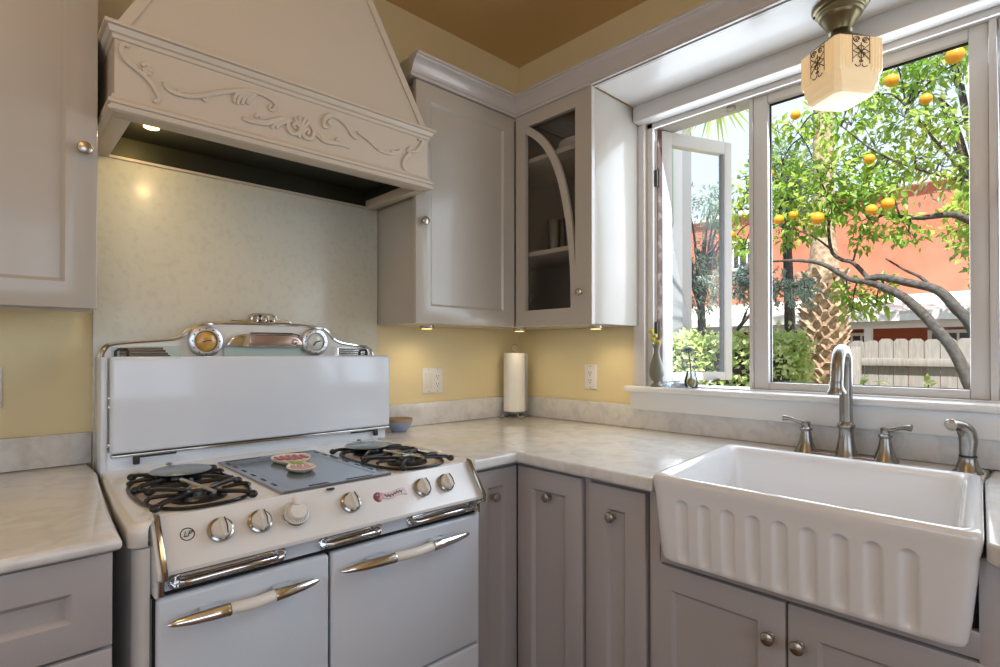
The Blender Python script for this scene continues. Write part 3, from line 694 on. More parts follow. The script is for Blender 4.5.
        for yc in (-.675, -.475):
            for k in range(4):
                a = R(45 + 90 * k + (8 if refl < 0 else -6)); ra = .128
                ex, ey = xc + ra * math.cos(a) * .98, yc + ra * math.sin(a) * .85
                arm((ex, ey), (xc + .012 * math.cos(a), yc + .012 * math.sin(a)), .925, .930)
                g.ball((ex + .006 * math.cos(a), ey + .006 * math.sin(a), .925), .011, .011, .009, 10, 6)
            for k in range(2):
                a = R(180 * k); arm((xc + .105 * math.cos(a), yc), (xc + .045 * math.cos(a), yc), .924, .929, .005)
        g.tube([(xc - .012, -.60, .931), (xc + .004, -.575, .931), (xc + .012, -.55, .931)], .006, 8)
        g.tube([(xc - .10, -.575, .928), (xc + .10, -.575, .928)], .0055, 8)
        gr = g.build('burner_grate', BLACK, c)
        m = MB(); m.tube([(xc + .012, -.735, .9365), (xc - .012, -.56, .9370)], .0050, 6); m.tube([(xc - .02, -.675, .936), (xc + .02, -.675, .936)], .0045, 6); m.build('grate_bar', SILVER, gr)
    side(-1.710, 1); side(-1.153, -1)
    # griddle in the middle
    def q4(x0, x1, y0, y1, z, d=0): return [(x0 + d, y0 + d, z), (x1 - d, y0 + d, z), (x1 - d, y1 - d, z), (x0 + d, y1 - d, z)]
    m = MB(); gx0, gx1, gy0, gy1 = -1.566, -1.274, -.774, -.300
    m.rings([q4(gx0, gx1, gy0, gy1, .9145), q4(gx0, gx1, gy0, gy1, .9185), q4(gx0, gx1, gy0, gy1, .9200, .002), q4(gx0, gx1, gy0, gy1, .9200, .028), q4(gx0, gx1, gy0, gy1, .9178, .033), q4(gx0, gx1, gy0, gy1, .9178, .05)], True, True, True)
    gd = m.build('griddle', STEEL, c, angle=20)
    def slot(x, y, l, ax, wd=.007):
        s_ = MB()
        if ax: s_.box(x - wd / 2, x + wd / 2, y - l / 2, y + l / 2, .9195, .9207, .0004)
        else: s_.box(x - l / 2, x + l / 2, y - wd / 2, y + wd / 2, .9195, .9207, .0004)
        s_.build('slot', INK, gd)
    for y in (-.35, -.41, -.48, -.55, -.62, -.69): slot(gx0 + .014, y, .03, True); slot(gx1 - .014, y, .03, True)
    slot(-1.47, gy0 + .014, .05, False, .010); slot(-1.36, gy0 + .014, .075, False); slot(-1.50, gy1 - .014, .10, False); slot(-1.36, gy1 - .014, .07, False, .012)
    m = MB(); m.lathe([(.010, 0), (.010, .003), (.0001, .003)], (-1.452, -.784, .9080), 14); m.build('vent_plug', INK, c)
    # ---- sloped control panel
    p0 = Vector((0, -.778, .9135)); p1 = Vector((0, -.842, .8215))
    sl = (p1 - p0).normalized(); nn = Vector((0, sl.z, -sl.y)); nn = nn if nn.y < 0 else -nn
    m = MB(); m.prism([(-.778, .9135), (-.844, .824), (-.844, .8165), (-.806, .8165), (-.775, .86), (-.775, .9135)], 0, -1.816, -1.012, .0035)
    cp = m.build('control_panel', ENAMELN, c, angle=30)
    m = MB(); m.prism([(-.798, .770), (-.806, .774), (-.806, .8160), (-.796, .8160), (-.796, .770)], 0, -1.816, -1.012); m.build('lower_rail', ENAMEL, c)
    for x0, x1, nm in ((-1.829, -1.8165, 0), (-1.012, -1.001, 1)):
        m = MB(); m.prism([(-.776, .920), (-.786, .918), (-.855, .825), (-.854, .814), (-.826, .802), (-.826, .772), (-.790, .772), (-.776, .90)], 0, x0, x1, .003); e_ = m.build('end_cap', ENAMELN, c)
        xx = x1 - .001 if nm == 0 else x0 + .001
        m = MB(); m.tube([(xx, -.778, .918), (xx, -.787, .917), (xx, -.855, .827), (xx, -.854, .815), (xx, -.827, .804), (xx, -.827, .774)], .0055, 8); m.build('chrome_strip', CHROMED, e_)
    Tx = Vector((1, 0, 0)); Tz = -sl
    AP = Matrix((Tx, Tz, nn)).transposed()
    def onp(x, s, h=0): return Vector((x, 0, 0)) + Vector((0, p0.y, p0.z)) + sl * s + nn * h
    def kn(x, s, r=.0235):
        o = MB(); o.lathe([(r * 1.03, 0), (r * 1.06, .004), (r * 1.02, .009), (r * .86, .011), (r * .78, .009)], onp(x, s), 32, AP); o = o.build('burner_knob', CHROMED, cp)
        m = MB(); m.lathe([(r * .80, .008), (r * .78, .017), (r * .70, .020), (.0001, .021)], onp(x, s), 28, AP); m.build('knob_face', CREAM, o)
        m = MB()
        w2 = r * .20
        pts = []
        for dz, hh in ((-r * .92, .018), (-r * .80, .027), (0, .033), (r * .75, .027), (r * .86, .018)):
            ww = w2 * (1.35 if abs(dz) < r * .5 else (.5 if dz < 0 else .9))
            a = onp(x, s) + Tz * dz
            pts.append([a - Tx * ww + nn * .012, a - Tx * ww * .8 + nn * hh, a + Tx * ww * .8 + nn * hh, a + Tx * ww + nn * .012])
        m.rings(pts, True, True, True); m.build('knob_grip', CREAM, o)
        m = MB(); m.tube([onp(x, s, .0335) + Tx * w2 * .9 - Tz * r * .75, onp(x, s, .0345) + Tx * w2 * 1.1, onp(x, s, .030) + Tx * w2 * .8 + Tz * r * .7], .0014, 5); m.build('knob_line', INK, o)
    S = .0515
    for x in (-1.708, -1.628): kn(x, S, .0245)
    for x in (-1.412, -1.199, -1.119): kn(x, S, .0245)
    # timer dial
    x = -1.550; r = .031
    o = MB(); o.lathe([(r, 0), (r * 1.02, .004), (r * .96, .010), (r * .88, .013)], onp(x, S), 40, AP); o = o.build('timer_dial', CHROME, cp)
    m = MB(); m.lathe([(r * .90, .011), (r * .86, .016), (r * .66, .017), (r * .62, .026), (r * .56, .028), (.0001, .029)], onp(x, S), 36, AP); m.build('knob_face', CREAM, o)
    m = MB()
    for k in range(30):
        a = 2 * math.pi * k / 30; d_ = Tx * math.cos(a) + Tz * math.sin(a); m.tube([onp(x, S, .0172) + d_ * r * .70, onp(x, S, .0172) + d_ * r * .80], .0006, 4)
    m.build('dial_marks', INK, o)
    m = MB(); a = onp(x, S, .020) + Tz * r * .72; m.hexa([a + Tx * sx * .006 + Tz * sz * .010 + nn * h for h in (0, .012) for sx, sz in ((-1, -1), (1, -1), (1, 1), (-1, 1))], .002); m.build('knob_grip', CREAM, o)
    # emblem (seal and ribbon) and small round logo
    m = MB(); m.lathe([(.0135, 0), (.0135, .002), (.010, .003), (.0001, .0035)], onp(-1.334, S + .0), 20, AP); sealo = m.build('emblem_seal', EMB, cp)
    for k, (dx, dz) in enumerate(((-.004, .004), (.004, -.002), (-.001, -.005))):
        m = MB(); q = onp(-1.334 + dx, S, .004) + Tz * dz; m.ball(q, .0028, n=8, m=6); m.build('seal_relief', EMBS, sealo)
    m = MB()
    rb = [onp(lerp(-1.322, -1.250, i / 10), S - .001 + .003 * math.sin(i * .62), .0015) for i in range(11)]
    m.rings([[p - Tz * .0085 * (1.15 if i in (9, 10) else 1), p + Tz * .0085 * (1.15 if i in (9, 10) else 1), p + Tz * .0085 + nn * .0015, p - Tz * .0085 + nn * .0015] for i, p in enumerate(rb)], True, True, True); rbo = m.build('emblem_ribbon', EMBS, cp)
    m = MB(); m.tube([onp(-1.316 + .0054 * i * .5, S - .001 + .003 * math.sin(i * .27), .0036) + Tz * .0042 * math.sin(i * 1.9) for i in range(22)], .0011, 5); m.build('script_lettering', EMB, rbo)
    m = MB(); cc = onp(-1.768, S - .006, .0018)
    m.tube([cc + (Tx * math.cos(a * .262) + Tz * math.sin(a * .262)) * .0125 for a in range(24)], .0010, 5, True)
    m.build('logo_ring', INK, cp)
    for tx_, dx in (('L', -.0045), ('P', .003)):
        fc = bpy.data.curves.new('logo_letter', 'FONT'); fc.body = tx_; fc.size = .016; fc.shear = .35; fc.align_x = 'CENTER'; fc.align_y = 'CENTER'; fc.extrude = .0004
        fo = bpy.data.objects.new('logo_letter', fc); COL.objects.link(fo)
        bpy.context.view_layer.update()
        me = bpy.data.meshes.new_from_object(fo.evaluated_get(bpy.context.evaluated_depsgraph_get())); bpy.data.objects.remove(fo)
        q = cc + Tx * dx + nn * .0008
        MM = Matrix((Tx, Tz, nn)).transposed().to_4x4(); MM.translation = q
        me.transform(MM); me.materials.clear(); me.materials.append(INK)
        fo = bpy.data.objects.new('logo_letter', me); COL.objects.link(fo); fo.parent = cp
    # recessed chrome pulls on the rail
    for x0, x1 in ((-1.801, -1.571), (-1.492, -1.324), (-1.246, -1.004)):
        z = .7905; hw = .0135
        def ell(d, y): 
            n_ = 8; pts = []
            pts += [(x1 - hw + (hw - d) * math.cos(R(a)), y, z + (hw - d) * math.sin(R(a))) for a in [-90 + 180 * i / n_ for i in range(n_ + 1)]]
            pts += [(x0 + hw + (hw - d) * math.cos(R(a)), y, z + (hw - d) * math.sin(R(a))) for a in [90 + 180 * i / n_ for i in range(n_ + 1)]]
            return pts
        m = MB(); m.rings([ell(-.003, -.8045), ell(-.003, -.809), ell(0, -.811), ell(.002, -.808), ell(.004, -.8065)], True, True, True); h = m.build('drawer_pull', CHROME, c, angle=60)
        m = MB(); m.tube([(x0 + .020, -.812, z - .002), (x0 + .030, -.822, z - .001), (x1 - .030, -.822, z + .001), (x1 - .020, -.812, z + .001)], [.007, .0078, .0078, .007], 10, flat=.8); m.build('grip_bar', CHROME, h)
    # oven doors
    def odoor(x0, x1, z0, z1, name):
        m = MB(); m.box(x0, x1, -.822, -.797, z0, z1, .008, 3); return m.build(name, ENAMEL, c, angle=60)
    dl = odoor(-1.824, -1.4725, .32, .766, 'oven_door'); dr = odoor(-1.4660, -1.001, .392, .766, 'oven_door')
    odoor(-1.824, -1.4725, .09, .314, 'lower_drawer'); dd = odoor(-1.4660, -1.001, .09, .385, 'lower_drawer')
    m = MB(); m.box(-1.4725, -1.466, -.805, -.796, .09, .766); m.box(-1.83, -1.0, -.803, -.796, .7655, .772); m.box(-1.8275, -1.824, -.81, -.796, .09, .766); m.build('shadow_gap', DARK, c)
    def handle(xa_, xb_, z, par):
        h = MB(); xm0, xm1 = lerp(xa_, xb_, .36), lerp(xa_, xb_, .655)
        P = spline([(xm0 - .01, -.858, z), (lerp(xm0, xm1, .5), -.867, z), (xm1 + .01, -.858, z)], 6)
        h.tube(P, .0125, 12, flat=.8); ho = h.build('door_handle', CREAM, par)
        for s, xe, xm in ((1, xa_, xm0), (-1, xb_, xm1)):
            m = MB(); ln = abs(xm - xe)
            prof = [(0, .002), (.04, .005), (.15, .008), (.4, .0115), (.75, .0135), (.97, .0140), (1.0, .0135)]
            m.tube([(xe + s * ln * t, -.850 - .010 * math.sin(t * 1.57), z) for t, r_ in prof], [r_ for t, r_ in prof], 14, flat=.85)
            m.box(min(xe + s * ln * .55, xe + s * ln * .95), max(xe + s * ln * .55, xe + s * ln * .95), -.852, -.818, z - .007, z + .007, .003)
            m.build('chrome_end', CHROME, ho)
            m = MB(); m.tube([(xm + s * .002 - s * ln * .06, -.861, z), (xm - s * ln * .03, -.861, z)], .0145, 14, flat=.85); m.build('handle_band', CHROME, ho)
    handle(-1.812, -1.510, .7255, dl); handle(-1.458, -1.064, .7285, dr)
    m = MB(); m.tube([(-1.40, -.838, .325), (-1.30, -.846, .325), (-1.17, -.846, .325), (-1.10, -.838, .325)], .008, 10); m.build('drawer_handle', CHROME, dd)
stove()

# spoon rest on the griddle
def spoon_rest():
    za = .9180
    c = empty('spoon_rest', (-1.415, -.48, za), 'cream ceramic double spoon rest with red and green glaze lying on the griddle', 'spoon rest')
    k1, k2 = Vector((-1.400, -.425)), Vector((-1.437, -.585)); d = (k2 - k1).normalized(); n = Vector((-d.y, d.x))
    prof = [(-.058, .006), (-.052, .026), (-.038, .045), (-.014, .056), (.014, .055), (.042, .044), (.068, .030), (.092, .024), (.112, .027), (.134, .035), (.158, .038), (.180, .033), (.196, .020), (.202, .005)]
    P = spline([(a_, w_, 0) for a_, w_ in prof], 4)
    def outline(off, z):
        L_ = []
        for sg in (1, -1):
            pts = P if sg > 0 else P[::-1]
            for p in pts:
                w_ = max(p.y - off, .001); s_ = .072 + (p.x - .072) * (1 - off / .13)
                q = k1 + d * s_ + n * (w_ * sg); L_.append((q.x, q.y, z))
        return L_
    m = MB(); m.rings([outline(.014, za), outline(.010, za + .001), outline(.003, za + .007), outline(0, za + .012), outline(.0012, za + .0136), outline(.0035, za + .0132), outline(.006, za + .0098), outline(.010, za + .009)], True, True, True)
    body = m.build('dish', CERAM, c, angle=60)
    def bar(s0, w0, s1, w1, r, col, name):
        p, q = k1 + d * s0 + n * w0, k1 + d * s1 + n * w1
        m = MB(); m.tube([(p.x, p.y, za + .010), ((p.x + q.x) / 2, (p.y + q.y) / 2, za + .0098), (q.x, q.y, za + .010)], [r * .8, r, r * .8], 8, flat=.35, up=(0, 0, 1)); m.build(name, col, body)
    for k in range(5):
        w_ = -.036 + .018 * k; bar(-.042 + .006 * abs(k - 2), w_ - .004, .034 - .006 * abs(k - 2), w_ + .006, .0082, REDC, 'red_stripe')
    for s_, w_ in ((.066, -.010), (.080, .006), (.094, -.008), (.104, .008)): bar(s_ - .005, w_ - .004, s_ + .006, w_ + .005, .0075, GREENC, 'leaf_spot')
    for k in range(3): bar(.124, -.018 + .018 * k, .184, -.017 + .017 * k, .0078, PINKC, 'pink_stripe')
spoon_rest()

# bowl on the worktop beside the stove
o = MB(); bx, by = -.815, -.105
prof = [(.026, 0), (.030, .001), (.032, .004), (.046, .020), (.054, .040), (.0565, .052), (.055, .0535), (.053, .051), (.044, .024), (.03, .009), (.0001, .007)]
o.lathe(prof, (bx, by, .914), 40)
bo = o.build('glazed_bowl', [BOWLO, BOWLB], angle=60)
for f in bo.data.polygons:
    zc = sum(bo.data.vertices[i].co.z for i in f.vertices) / len(f.vertices)
    rr = math.hypot(f.center.x, f.center.y)
    f.material_index = 1 if (zc < .032 and f.normal.z < .2 and rr > .03) else 0
tag(bo, 'small brown and blue glazed bowl on the worktop beside the stove', 'bowl')

# ------------------------------------------------------------------ farmhouse sink
def sink():
    c = empty('farmhouse_sink', (-.5, -1.57, .70), 'white fireclay farmhouse sink with a fluted apron front under the window', 'sink')
    FL, FR, BR, BL = (-.822, -1.280), (-.822, -1.926), (-.205, -1.870), (-.212, -1.206)
    fl_y = [-1.366 - .0566 * k for k in range(9)]
    def loop(d, z, groove=0.0, rr=.030, ins=0.0):
        """closed plan outline inset by d; the front edge is sampled finely for the flutes"""
        pts = []
        A, B, Cc, D = [Vector(p) for p in (FL, FR, BR, BL)]
        u1 = (B - A).normalized(); u2 = (Cc - B).normalized(); u3 = (D - Cc).normalized(); u4 = (A - D).normalized()
        A2 = A + u1 * (d + ins) - u4 * d; B2 = B - u1 * (d + ins) + u2 * d; C2 = Cc - u2 * d + u3 * d; D2 = D - u3 * d + u4 * d
        nf = 170
        a, b = A2 + u1 * rr, B2 - u1 * rr
        for i in range(nf + 1):
            p = a.lerp(b, i / nf); g = 0
            if groove > 0:
                for fy in fl_y:
                    t = math.hypot(p.y - fy, max(0, z - .862)) / .0145
                    if t < 1: g = max(g, (1 - t * t) ** .6)
            pts.append((p.x + g * groove, p.y, z))
        def corner(P, ua, ub, n=6):
            for i in range(1, n):
                t = i / n; p = (P - ua * rr).lerp(P, t).lerp(P.lerp(P + ub * rr, t), t); pts.append((p.x, p.y, z))
        def edge(p, q, n=6):
            for i in range(n + 1): 
                s = p.lerp(q, i / n); pts.append((s.x, s.y, z))
        corner(B2, u1, u2); edge(B2 + u2 * rr, C2 - u2 * rr); corner(C2, u2, u3); edge(C2 + u3 * rr, D2 - u3 * rr); corner(D2, u3, u4); edge(D2 + u4 * rr, A2 - u4 * rr); corner(A2, u4, u1)
        return pts
    zt = .930; G = .009
    L = [loop(.030, .712, 0, .02, .012), loop(.018, .714, 0, .03, .011), loop(.013, .719, G * .05, .03, .010), loop(.012, .727, G * .5, .03, .009), loop(.011, .74, G, .03, .008)]
    for z in (.76, .80, .84, .858, .861, .864, .867, .869, .871, .873, .8745, .876, .8775, .880):
        t = (z - .70) / .2; L.append(loop(lerp(.012, .003, t), z, G, .03, lerp(.010, 0, t)))
    L += [loop(.002, .895), loop(.001, .905), loop(0, .915), loop(.0008, .922), loop(.004, .928), loop(.009, zt), loop(.016, zt + .0005), loop(.023, zt - .001), loop(.030, zt - .005), loop(.036, zt - .014), loop(.039, zt - .028), loop(.046, .80, 0, .045), loop(.052, .755, 0, .05), loop(.066, .738, 0, .06), loop(.10, .732, 0, .08)]
    m = MB(); m.rings(L, True, True, True); so = m.build('basin', FIRECLAY, c, angle=75)
    m = MB(); m.lathe([(.045, 0), (.045, .003), (.03, .003), (.028, -.0), (.0001, -.0)], (-.50, -1.57, .7325), 28); m.build('drain', CHROME, c)
sink()

# ------------------------------------------------------------------ faucet, sprayer
def faucet():
    c = empty('faucet', (-.11, -1.54, .914), 'brushed nickel bridge faucet with high curved spout behind the sink', 'faucet')
    x = -.105
    prof = [(.034, 0), (.034, .004), (.031, .010), (.026, .030), (.0215, .060), (.0195, .085), (.021, .090), (.0245, .096), (.0245, .101), (.021, .106), (.0185, .112)]
    m = MB(); m.lathe(prof, (x, -1.54, .914), 32); m.build('spout_base', NICKEL, c)
    P = [(x, -1.54, 1.015), (x, -1.54, 1.10), (x, -1.54, 1.18), (x - .004, -1.541, 1.215), (x - .022, -1.542, 1.240), (x - .052, -1.543, 1.250), (x - .085, -1.544, 1.238), (x - .105, -1.545, 1.210), (x - .114, -1.546, 1.18), (x - .119, -1.546, 1.145)]
    m = MB(); P = spline(P, 6); m.tube(P, [lerp(.0185, .0165, i / (len(P) - 1)) for i in range(len(P))], 20)
    m.lathe([(.0165, .030), (.017, .016), (.020, .004), (.025, -.004), (.025, -.010), (.018, -.011), (.012, -.008)], (x - .1195, -1.546, 1.128), 24, Matrix.Rotation(R(-5), 3, 'Y'))
    m.build('spout', NICKEL, c)
    m = MB(); m.box(x - .024, x + .024, -1.64, -1.425, .914, .923, .006, 3); m.build('deck_plate', COPPER, c)
    for y, sgn in ((-1.425, 1), (-1.642, -1)):
        pr = [(.035, 0), (.034, .004), (.028, .014), (.020, .038), (.0155, .062), (.0145, .070), (.0185, .075), (.0185, .079), (.0125, .084), (.0115, .092), (.014, .096), (.012, .101), (.0001, .103)]
        m = MB(); m.lathe(pr, (x, y, .914), 28); h = m.build('valve', NICKEL, c)
        m = MB(); Q = spline([(x, y - .004 * sgn, 1.010), (x - .004, y + .018 * sgn, 1.013), (x - .010, y + .045 * sgn, 1.022), (x - .014, y + .066 * sgn, 1.023)], 5)
        m.tube(Q, [lerp(.0085, .0072, min(1, i / 8)) if i < 10 else lerp(.0072, .0115, (i - 9) / 6) for i in range(len(Q))], 12, flat=.8); m.build('lever', NICKEL, h)
faucet()
def sprayer():
    c = empty('side_sprayer', (-.11, -1.825, .914), 'brushed nickel side sprayer with bent head at the right end of the sink', 'sprayer')
    x, y = -.118, -1.832
    m = MB(); m.lathe([(.033, 0), (.033, .003), (.028, .010), (.022, .030), (.0195, .040), (.0205, .043)], (x, y, .914), 28); m.build('base', NICKEL, c)
    m = MB(); m.lathe([(.0198, 0), (.0198, .005)], (x, y, .9565), 24); m.build('seal_ring', INK, c)
    P = spline([(x, y, .960), (x, y, .980), (x + .001, y - .001, 1.004), (x - .003, y + .003, 1.026), (x - .018, y + .014, 1.041), (x - .036, y + .025, 1.046), (x - .046, y + .031, 1.045)], 5)
    rs = []
    for i in range(len(P)):
        t = i / (len(P) - 1)
        rs.append(lerp(.0175, .0205, min(1, t / .3)) if t < .5 else lerp(.0205, .0150, min(1, (t - .5) / .2)) if t < .75 else .0150)
    m = MB(); m.tube(P, rs, 20); m.build('spray_head', NICKEL, c)
    d = (P[-1] - P[-3]).normalized(); q = d.to_track_quat('Z', 'Y').to_matrix()
    m = MB(); m.lathe([(.0160, -.006), (.0170, 0), (.0145, .003), (.010, .003), (.008, .005), (.0001, .005)], P[-1], 22, q); m.build('nozzle', NICKELW, c)
sprayer()

# ------------------------------------------------------------------ small things on the worktop and walls
def towel_holder():
    x, y = -.122, -.088
    c = empty('paper_towel_holder', (x, y, .914), 'dark wrought wire paper towel holder with scrolled feet in the worktop corner', 'paper towel holder')
    m = MB(); m.tube([(x, y, .927), (x, y, 1.245)], .0035, 8); m.build('rod', WIRE, c)
    m = MB(); m.tube([(x + .016 * math.cos(a * .2618 - 1.57) * .726, y - .016 * math.cos(a * .2618 - 1.57) * .688, 1.262 + .019 * math.sin(a * .2618 - 1.57)) for a in range(24)], .0026, 7, True); m.build('top_ring', WIRE, c)
    m = MB(); m.lathe([(.034, 0), (.034, .003), (.004, .005)], (x, y, .9405), 20); m.build('hub', WIRE, c)
    for k in range(4):
        a = R(-45 + 18 + 90 * k); d = Vector((math.cos(a), math.sin(a), 0)); t = Vector((-d.y, d.x, 0))
        P = [Vector((x, y, .9385)) + d * .015, Vector((x, y, .936)) + d * .045, Vector((x, y, .9185)) + d * .064 + t * .004, Vector((x, y, .9185)) + d * .078 + t * .014, Vector((x, y, .9225)) + d * .074 + t * .026, Vector((x, y, .9245)) + d * .060 + t * .024, Vector((x, y, .9225)) + d * .060 + t * .012]
        m = MB(); m.tube(spline(P, 5), .0036, 7); m.build('foot', WIRE, c)
    n = 48; r = .055
    loops = []
    for rr, z in ((.019, .945), (r - .002, .945), (r, .947), (r, 1.234), (r - .002, 1.236), (.019, 1.236), (.019, .945)):
        loops.append([(x + rr * math.cos(2 * math.pi * k / n), y + rr * math.sin(2 * math.pi * k / n), z) for k in range(n)])
    m = MB(); m.rings(loops); ro = m.build('paper_towel_roll', PAPER)
    tag(ro, 'white paper towel roll standing upright on the wire holder', 'paper towels')
    m = MB(); a0 = -.15
    m.rings([[(x + (r + .0005 + .012 * max(0, -t / .9)) * math.cos(a0 + R(0) + t * 1), y + (r + .0005 + .012 * max(0, -t / .9)) * math.sin(a0 + t), z) for t in [-.9 + .1 * i for i in range(16)]] for z in (.948, 1.233)], False)
    m.build('loose_sheet', PAPER, ro)
towel_holder()

def outlet(M, w, h, parts, label, cat, loc):
    c = empty('wall_plate', loc, label, cat)
    m = MB(M); m.hexa([(-w / 2, 0, -h / 2), (w / 2, 0, -h / 2), (w / 2, 0, h / 2), (-w / 2, 0, h / 2), (-w / 2 + .003, .0065, -h / 2 + .003), (w / 2 - .003, .0065, -h / 2 + .003), (w / 2 - .003, .0065, h / 2 - .003), (-w / 2 + .003, .0065, h / 2 - .003)], .0012); m.build('plate', PLATE, c)
    for kind, u in parts:
        if kind == 'rocker':
            m = MB(M); m.hexa([(u - .0168, .006, -.034), (u + .0168, .006, -.034), (u + .0168, .006, .034), (u - .0168, .006, .034), (u - .0168, .0075, -.034), (u + .0168, .0075, -.034), (u + .0168, .0115, .034), (u - .0168, .0115, .034)], .001); m.build('rocker_switch', CREAM, c)
        else:
            m = MB(M); m.box(u - .0168, u + .0168, .006, .0082, -.0345, .0345, .001); rc = m.build('receptacle', PLATE, c)
            for zc in (.020, -.016):
                m = MB(M)
                for du, hh in ((-.006, .005), (.006, .0042)): m.box(u + du - .0013, u + du + .0013, .0078, .0086, zc - hh, zc + hh)
                m.lathe([(.0028, 0), (.0028, .0008), (.0001, .0008)], (u, .0079, zc - .011), 10, Matrix(((1, 0, 0), (0, 0, 1), (0, 1, 0)))); m.build('slot', INK, rc)
            if kind == 'gfci':
                m = MB(M); m.box(u - .010, u - .001, .008, .0092, -.001, .005); m.box(u + .001, u + .010, .008, .0092, -.001, .005); m.build('test_button', CREAM, rc)
        for zc in (.049, -.049):
            m = MB(M); m.lathe([(.0026, 0), (.0026, .0009), (.0001, .001)], (u, .0062, zc), 10, Matrix(((1, 0, 0), (0, 0, 1), (0, 1, 0)))); m.build('screw', NICKELW, c)
outlet(Matrix.Translation((-.569, 0, 1.112)) @ FY(0, -.0008), .118, .117, [('rocker', -.024), ('duplex', .024)], 'white double plate with a rocker switch and outlet on the yellow wall by the stove', 'switch plate', (-.569, 0, 1.112))
outlet(Matrix.Translation((0, -.474, 1.126)) @ FX(0, -.0008), .073, .117, [('gfci', 0)], 'white single outlet plate on the yellow wall between paper towels and window', 'outlet', (0, -.474, 1.126))
outlet(Matrix.Translation((-2.088, 0, 1.145)) @ FY(0, -.0008), .118, .117, [('rocker', -.024), ('rocker', .024)], 'white switch plate at the far left edge of the yellow wall', 'switch plate', (-2.088, 0, 1.145))

# ------------------------------------------------------------------ sill ornaments
vx, vy, vz = -.034, -.836, 1.0982
VS, GS = 1.22, 1.30
m = MB(); m.lathe([(r_ * VS, h_ * VS) for r_, h_ in [(.0195, 0), (.0205, .003), (.0185, .006), (.0105, .012), (.010, .016), (.017, .024), (.0235, .038), (.0245, .052), (.0215, .072), (.0145, .095), (.0095, .115), (.0090, .128), (.0125, .140), (.0155, .145), (.0135, .145), (.007, .132), (.0001, .13)]], (vx, vy, vz), 32)
tag(m.build('bud_vase', CLAY), 'slender grey green ceramic bud vase standing on the left end of the sill', 'vase')
for (dx, dy, dz, r, lb) in ((-.012, .012, .188, .0088, 'yellow ball flower standing highest in the grey green bud vase'), (-.003, .003, .173, .0088, 'yellow ball flower second from the top in the bud vase'), (-.010, .008, .160, .0088, 'yellow ball flower third from the top in the bud vase'), (.004, -.006, .148, .0100, 'yellow ball flower resting on the rim of the bud vase')):
    dx *= VS; dy *= VS; dz *= VS; r *= 1.12
    fl = empty('ball_flower', (vx, vy, vz + .10), lb, 'flower', 'yellow ball flowers in the bud vase')
    m = MB(); m.ball((vx + dx, vy + dy, vz + dz), r, n=14, m=10); m.build('flower_head', YELFL, fl)
    m = MB(); m.tube([(vx + dx * .1, vy + dy * .1, vz + .160), (vx + dx * .5, vy + dy * .5, vz + lerp(.160, dz, .5)), (vx + dx, vy + dy, vz + dz - r * .6)], .0012, 6); m.build('stem', STEMG, fl)
gx, gy = -.020, -.982
m = MB(); m.lathe([(r_ * GS, h_ * GS) for r_, h_ in [(.012, 0), (.017, .002), (.021, .012), (.020, .026), (.015, .042), (.0145, .052), (.0135, .052), (.014, .042), (.0185, .026), (.019, .013), (.015, .005), (.0001, .004)]], (gx, gy, vz), 28)
tag(m.build('glass_bud_vase', CGLASS2), 'tiny clear glass vase holding a cutting, on the sill before the open casement', 'vase')
pc = empty('plant_cutting', (gx, gy, vz + .03), 'dark rosette cutting on a long brown stem in the tiny glass vase', 'plant')
m = MB(); m.tube(spline([(gx + .001, gy - .001, vz + GS * .018), (gx, gy + .001, vz + GS * .045), (gx - .001, gy + .005, vz + GS * .085), (gx - .003, gy + .010, vz + GS * .112)], 5), [.0035] * 4 + [.0028] * 12, 8); m.build('stem', STEMB, pc)
m = MB(); m.ball((gx, gy, vz + GS * .018), .0165, .0165, .019, 12, 8); m.build('root', ROOTM, pc)
m = MB()
for k in range(16):
    a = k * 2.4; rr = .016 + .0012 * k; up_ = .012 - .0009 * k
    d = Vector((math.cos(a), math.sin(a), 0)); b0 = Vector((gx - .003, gy + .010, vz + GS * .1125))
    m.tube([b0, b0 + d * rr * .5 + Vector((0, 0, up_ + .004)), b0 + d * rr + Vector((0, 0, up_ + .005))], [.0025, .0052, .001], 6, flat=.45, up=(0, 0, 1))
m.build('rosette', LEAFD, pc)
def crystal(x, y, s, lb, seed):
    rnd = random.Random(seed); m = MB()
    pts = [m.v((x + s * 1.4 * rnd.uniform(-1, 1), y + s * 1.4 * rnd.uniform(-1, 1), vz + (0 if k < 5 else s * rnd.uniform(.5, 1.6)))) for k in range(12)]
    bmesh.ops.convex_hull(m.bm, input=pts)
    lo = [v for v in m.bm.verts if not v.link_faces]
    bmesh.ops.delete(m.bm, geom=lo, context='VERTS')
    tag(m.build('crystal', BLUEST, smooth=False), lb, 'ornament', 'blue crystals on the window sill')
crystal(-.022, -.893, .015, 'pale blue crystal on the sill, right next to the bud vase', 3)
crystal(-.020, -.930, .021, 'larger peaked blue crystal on the sill beside the tiny glass vase', 8)

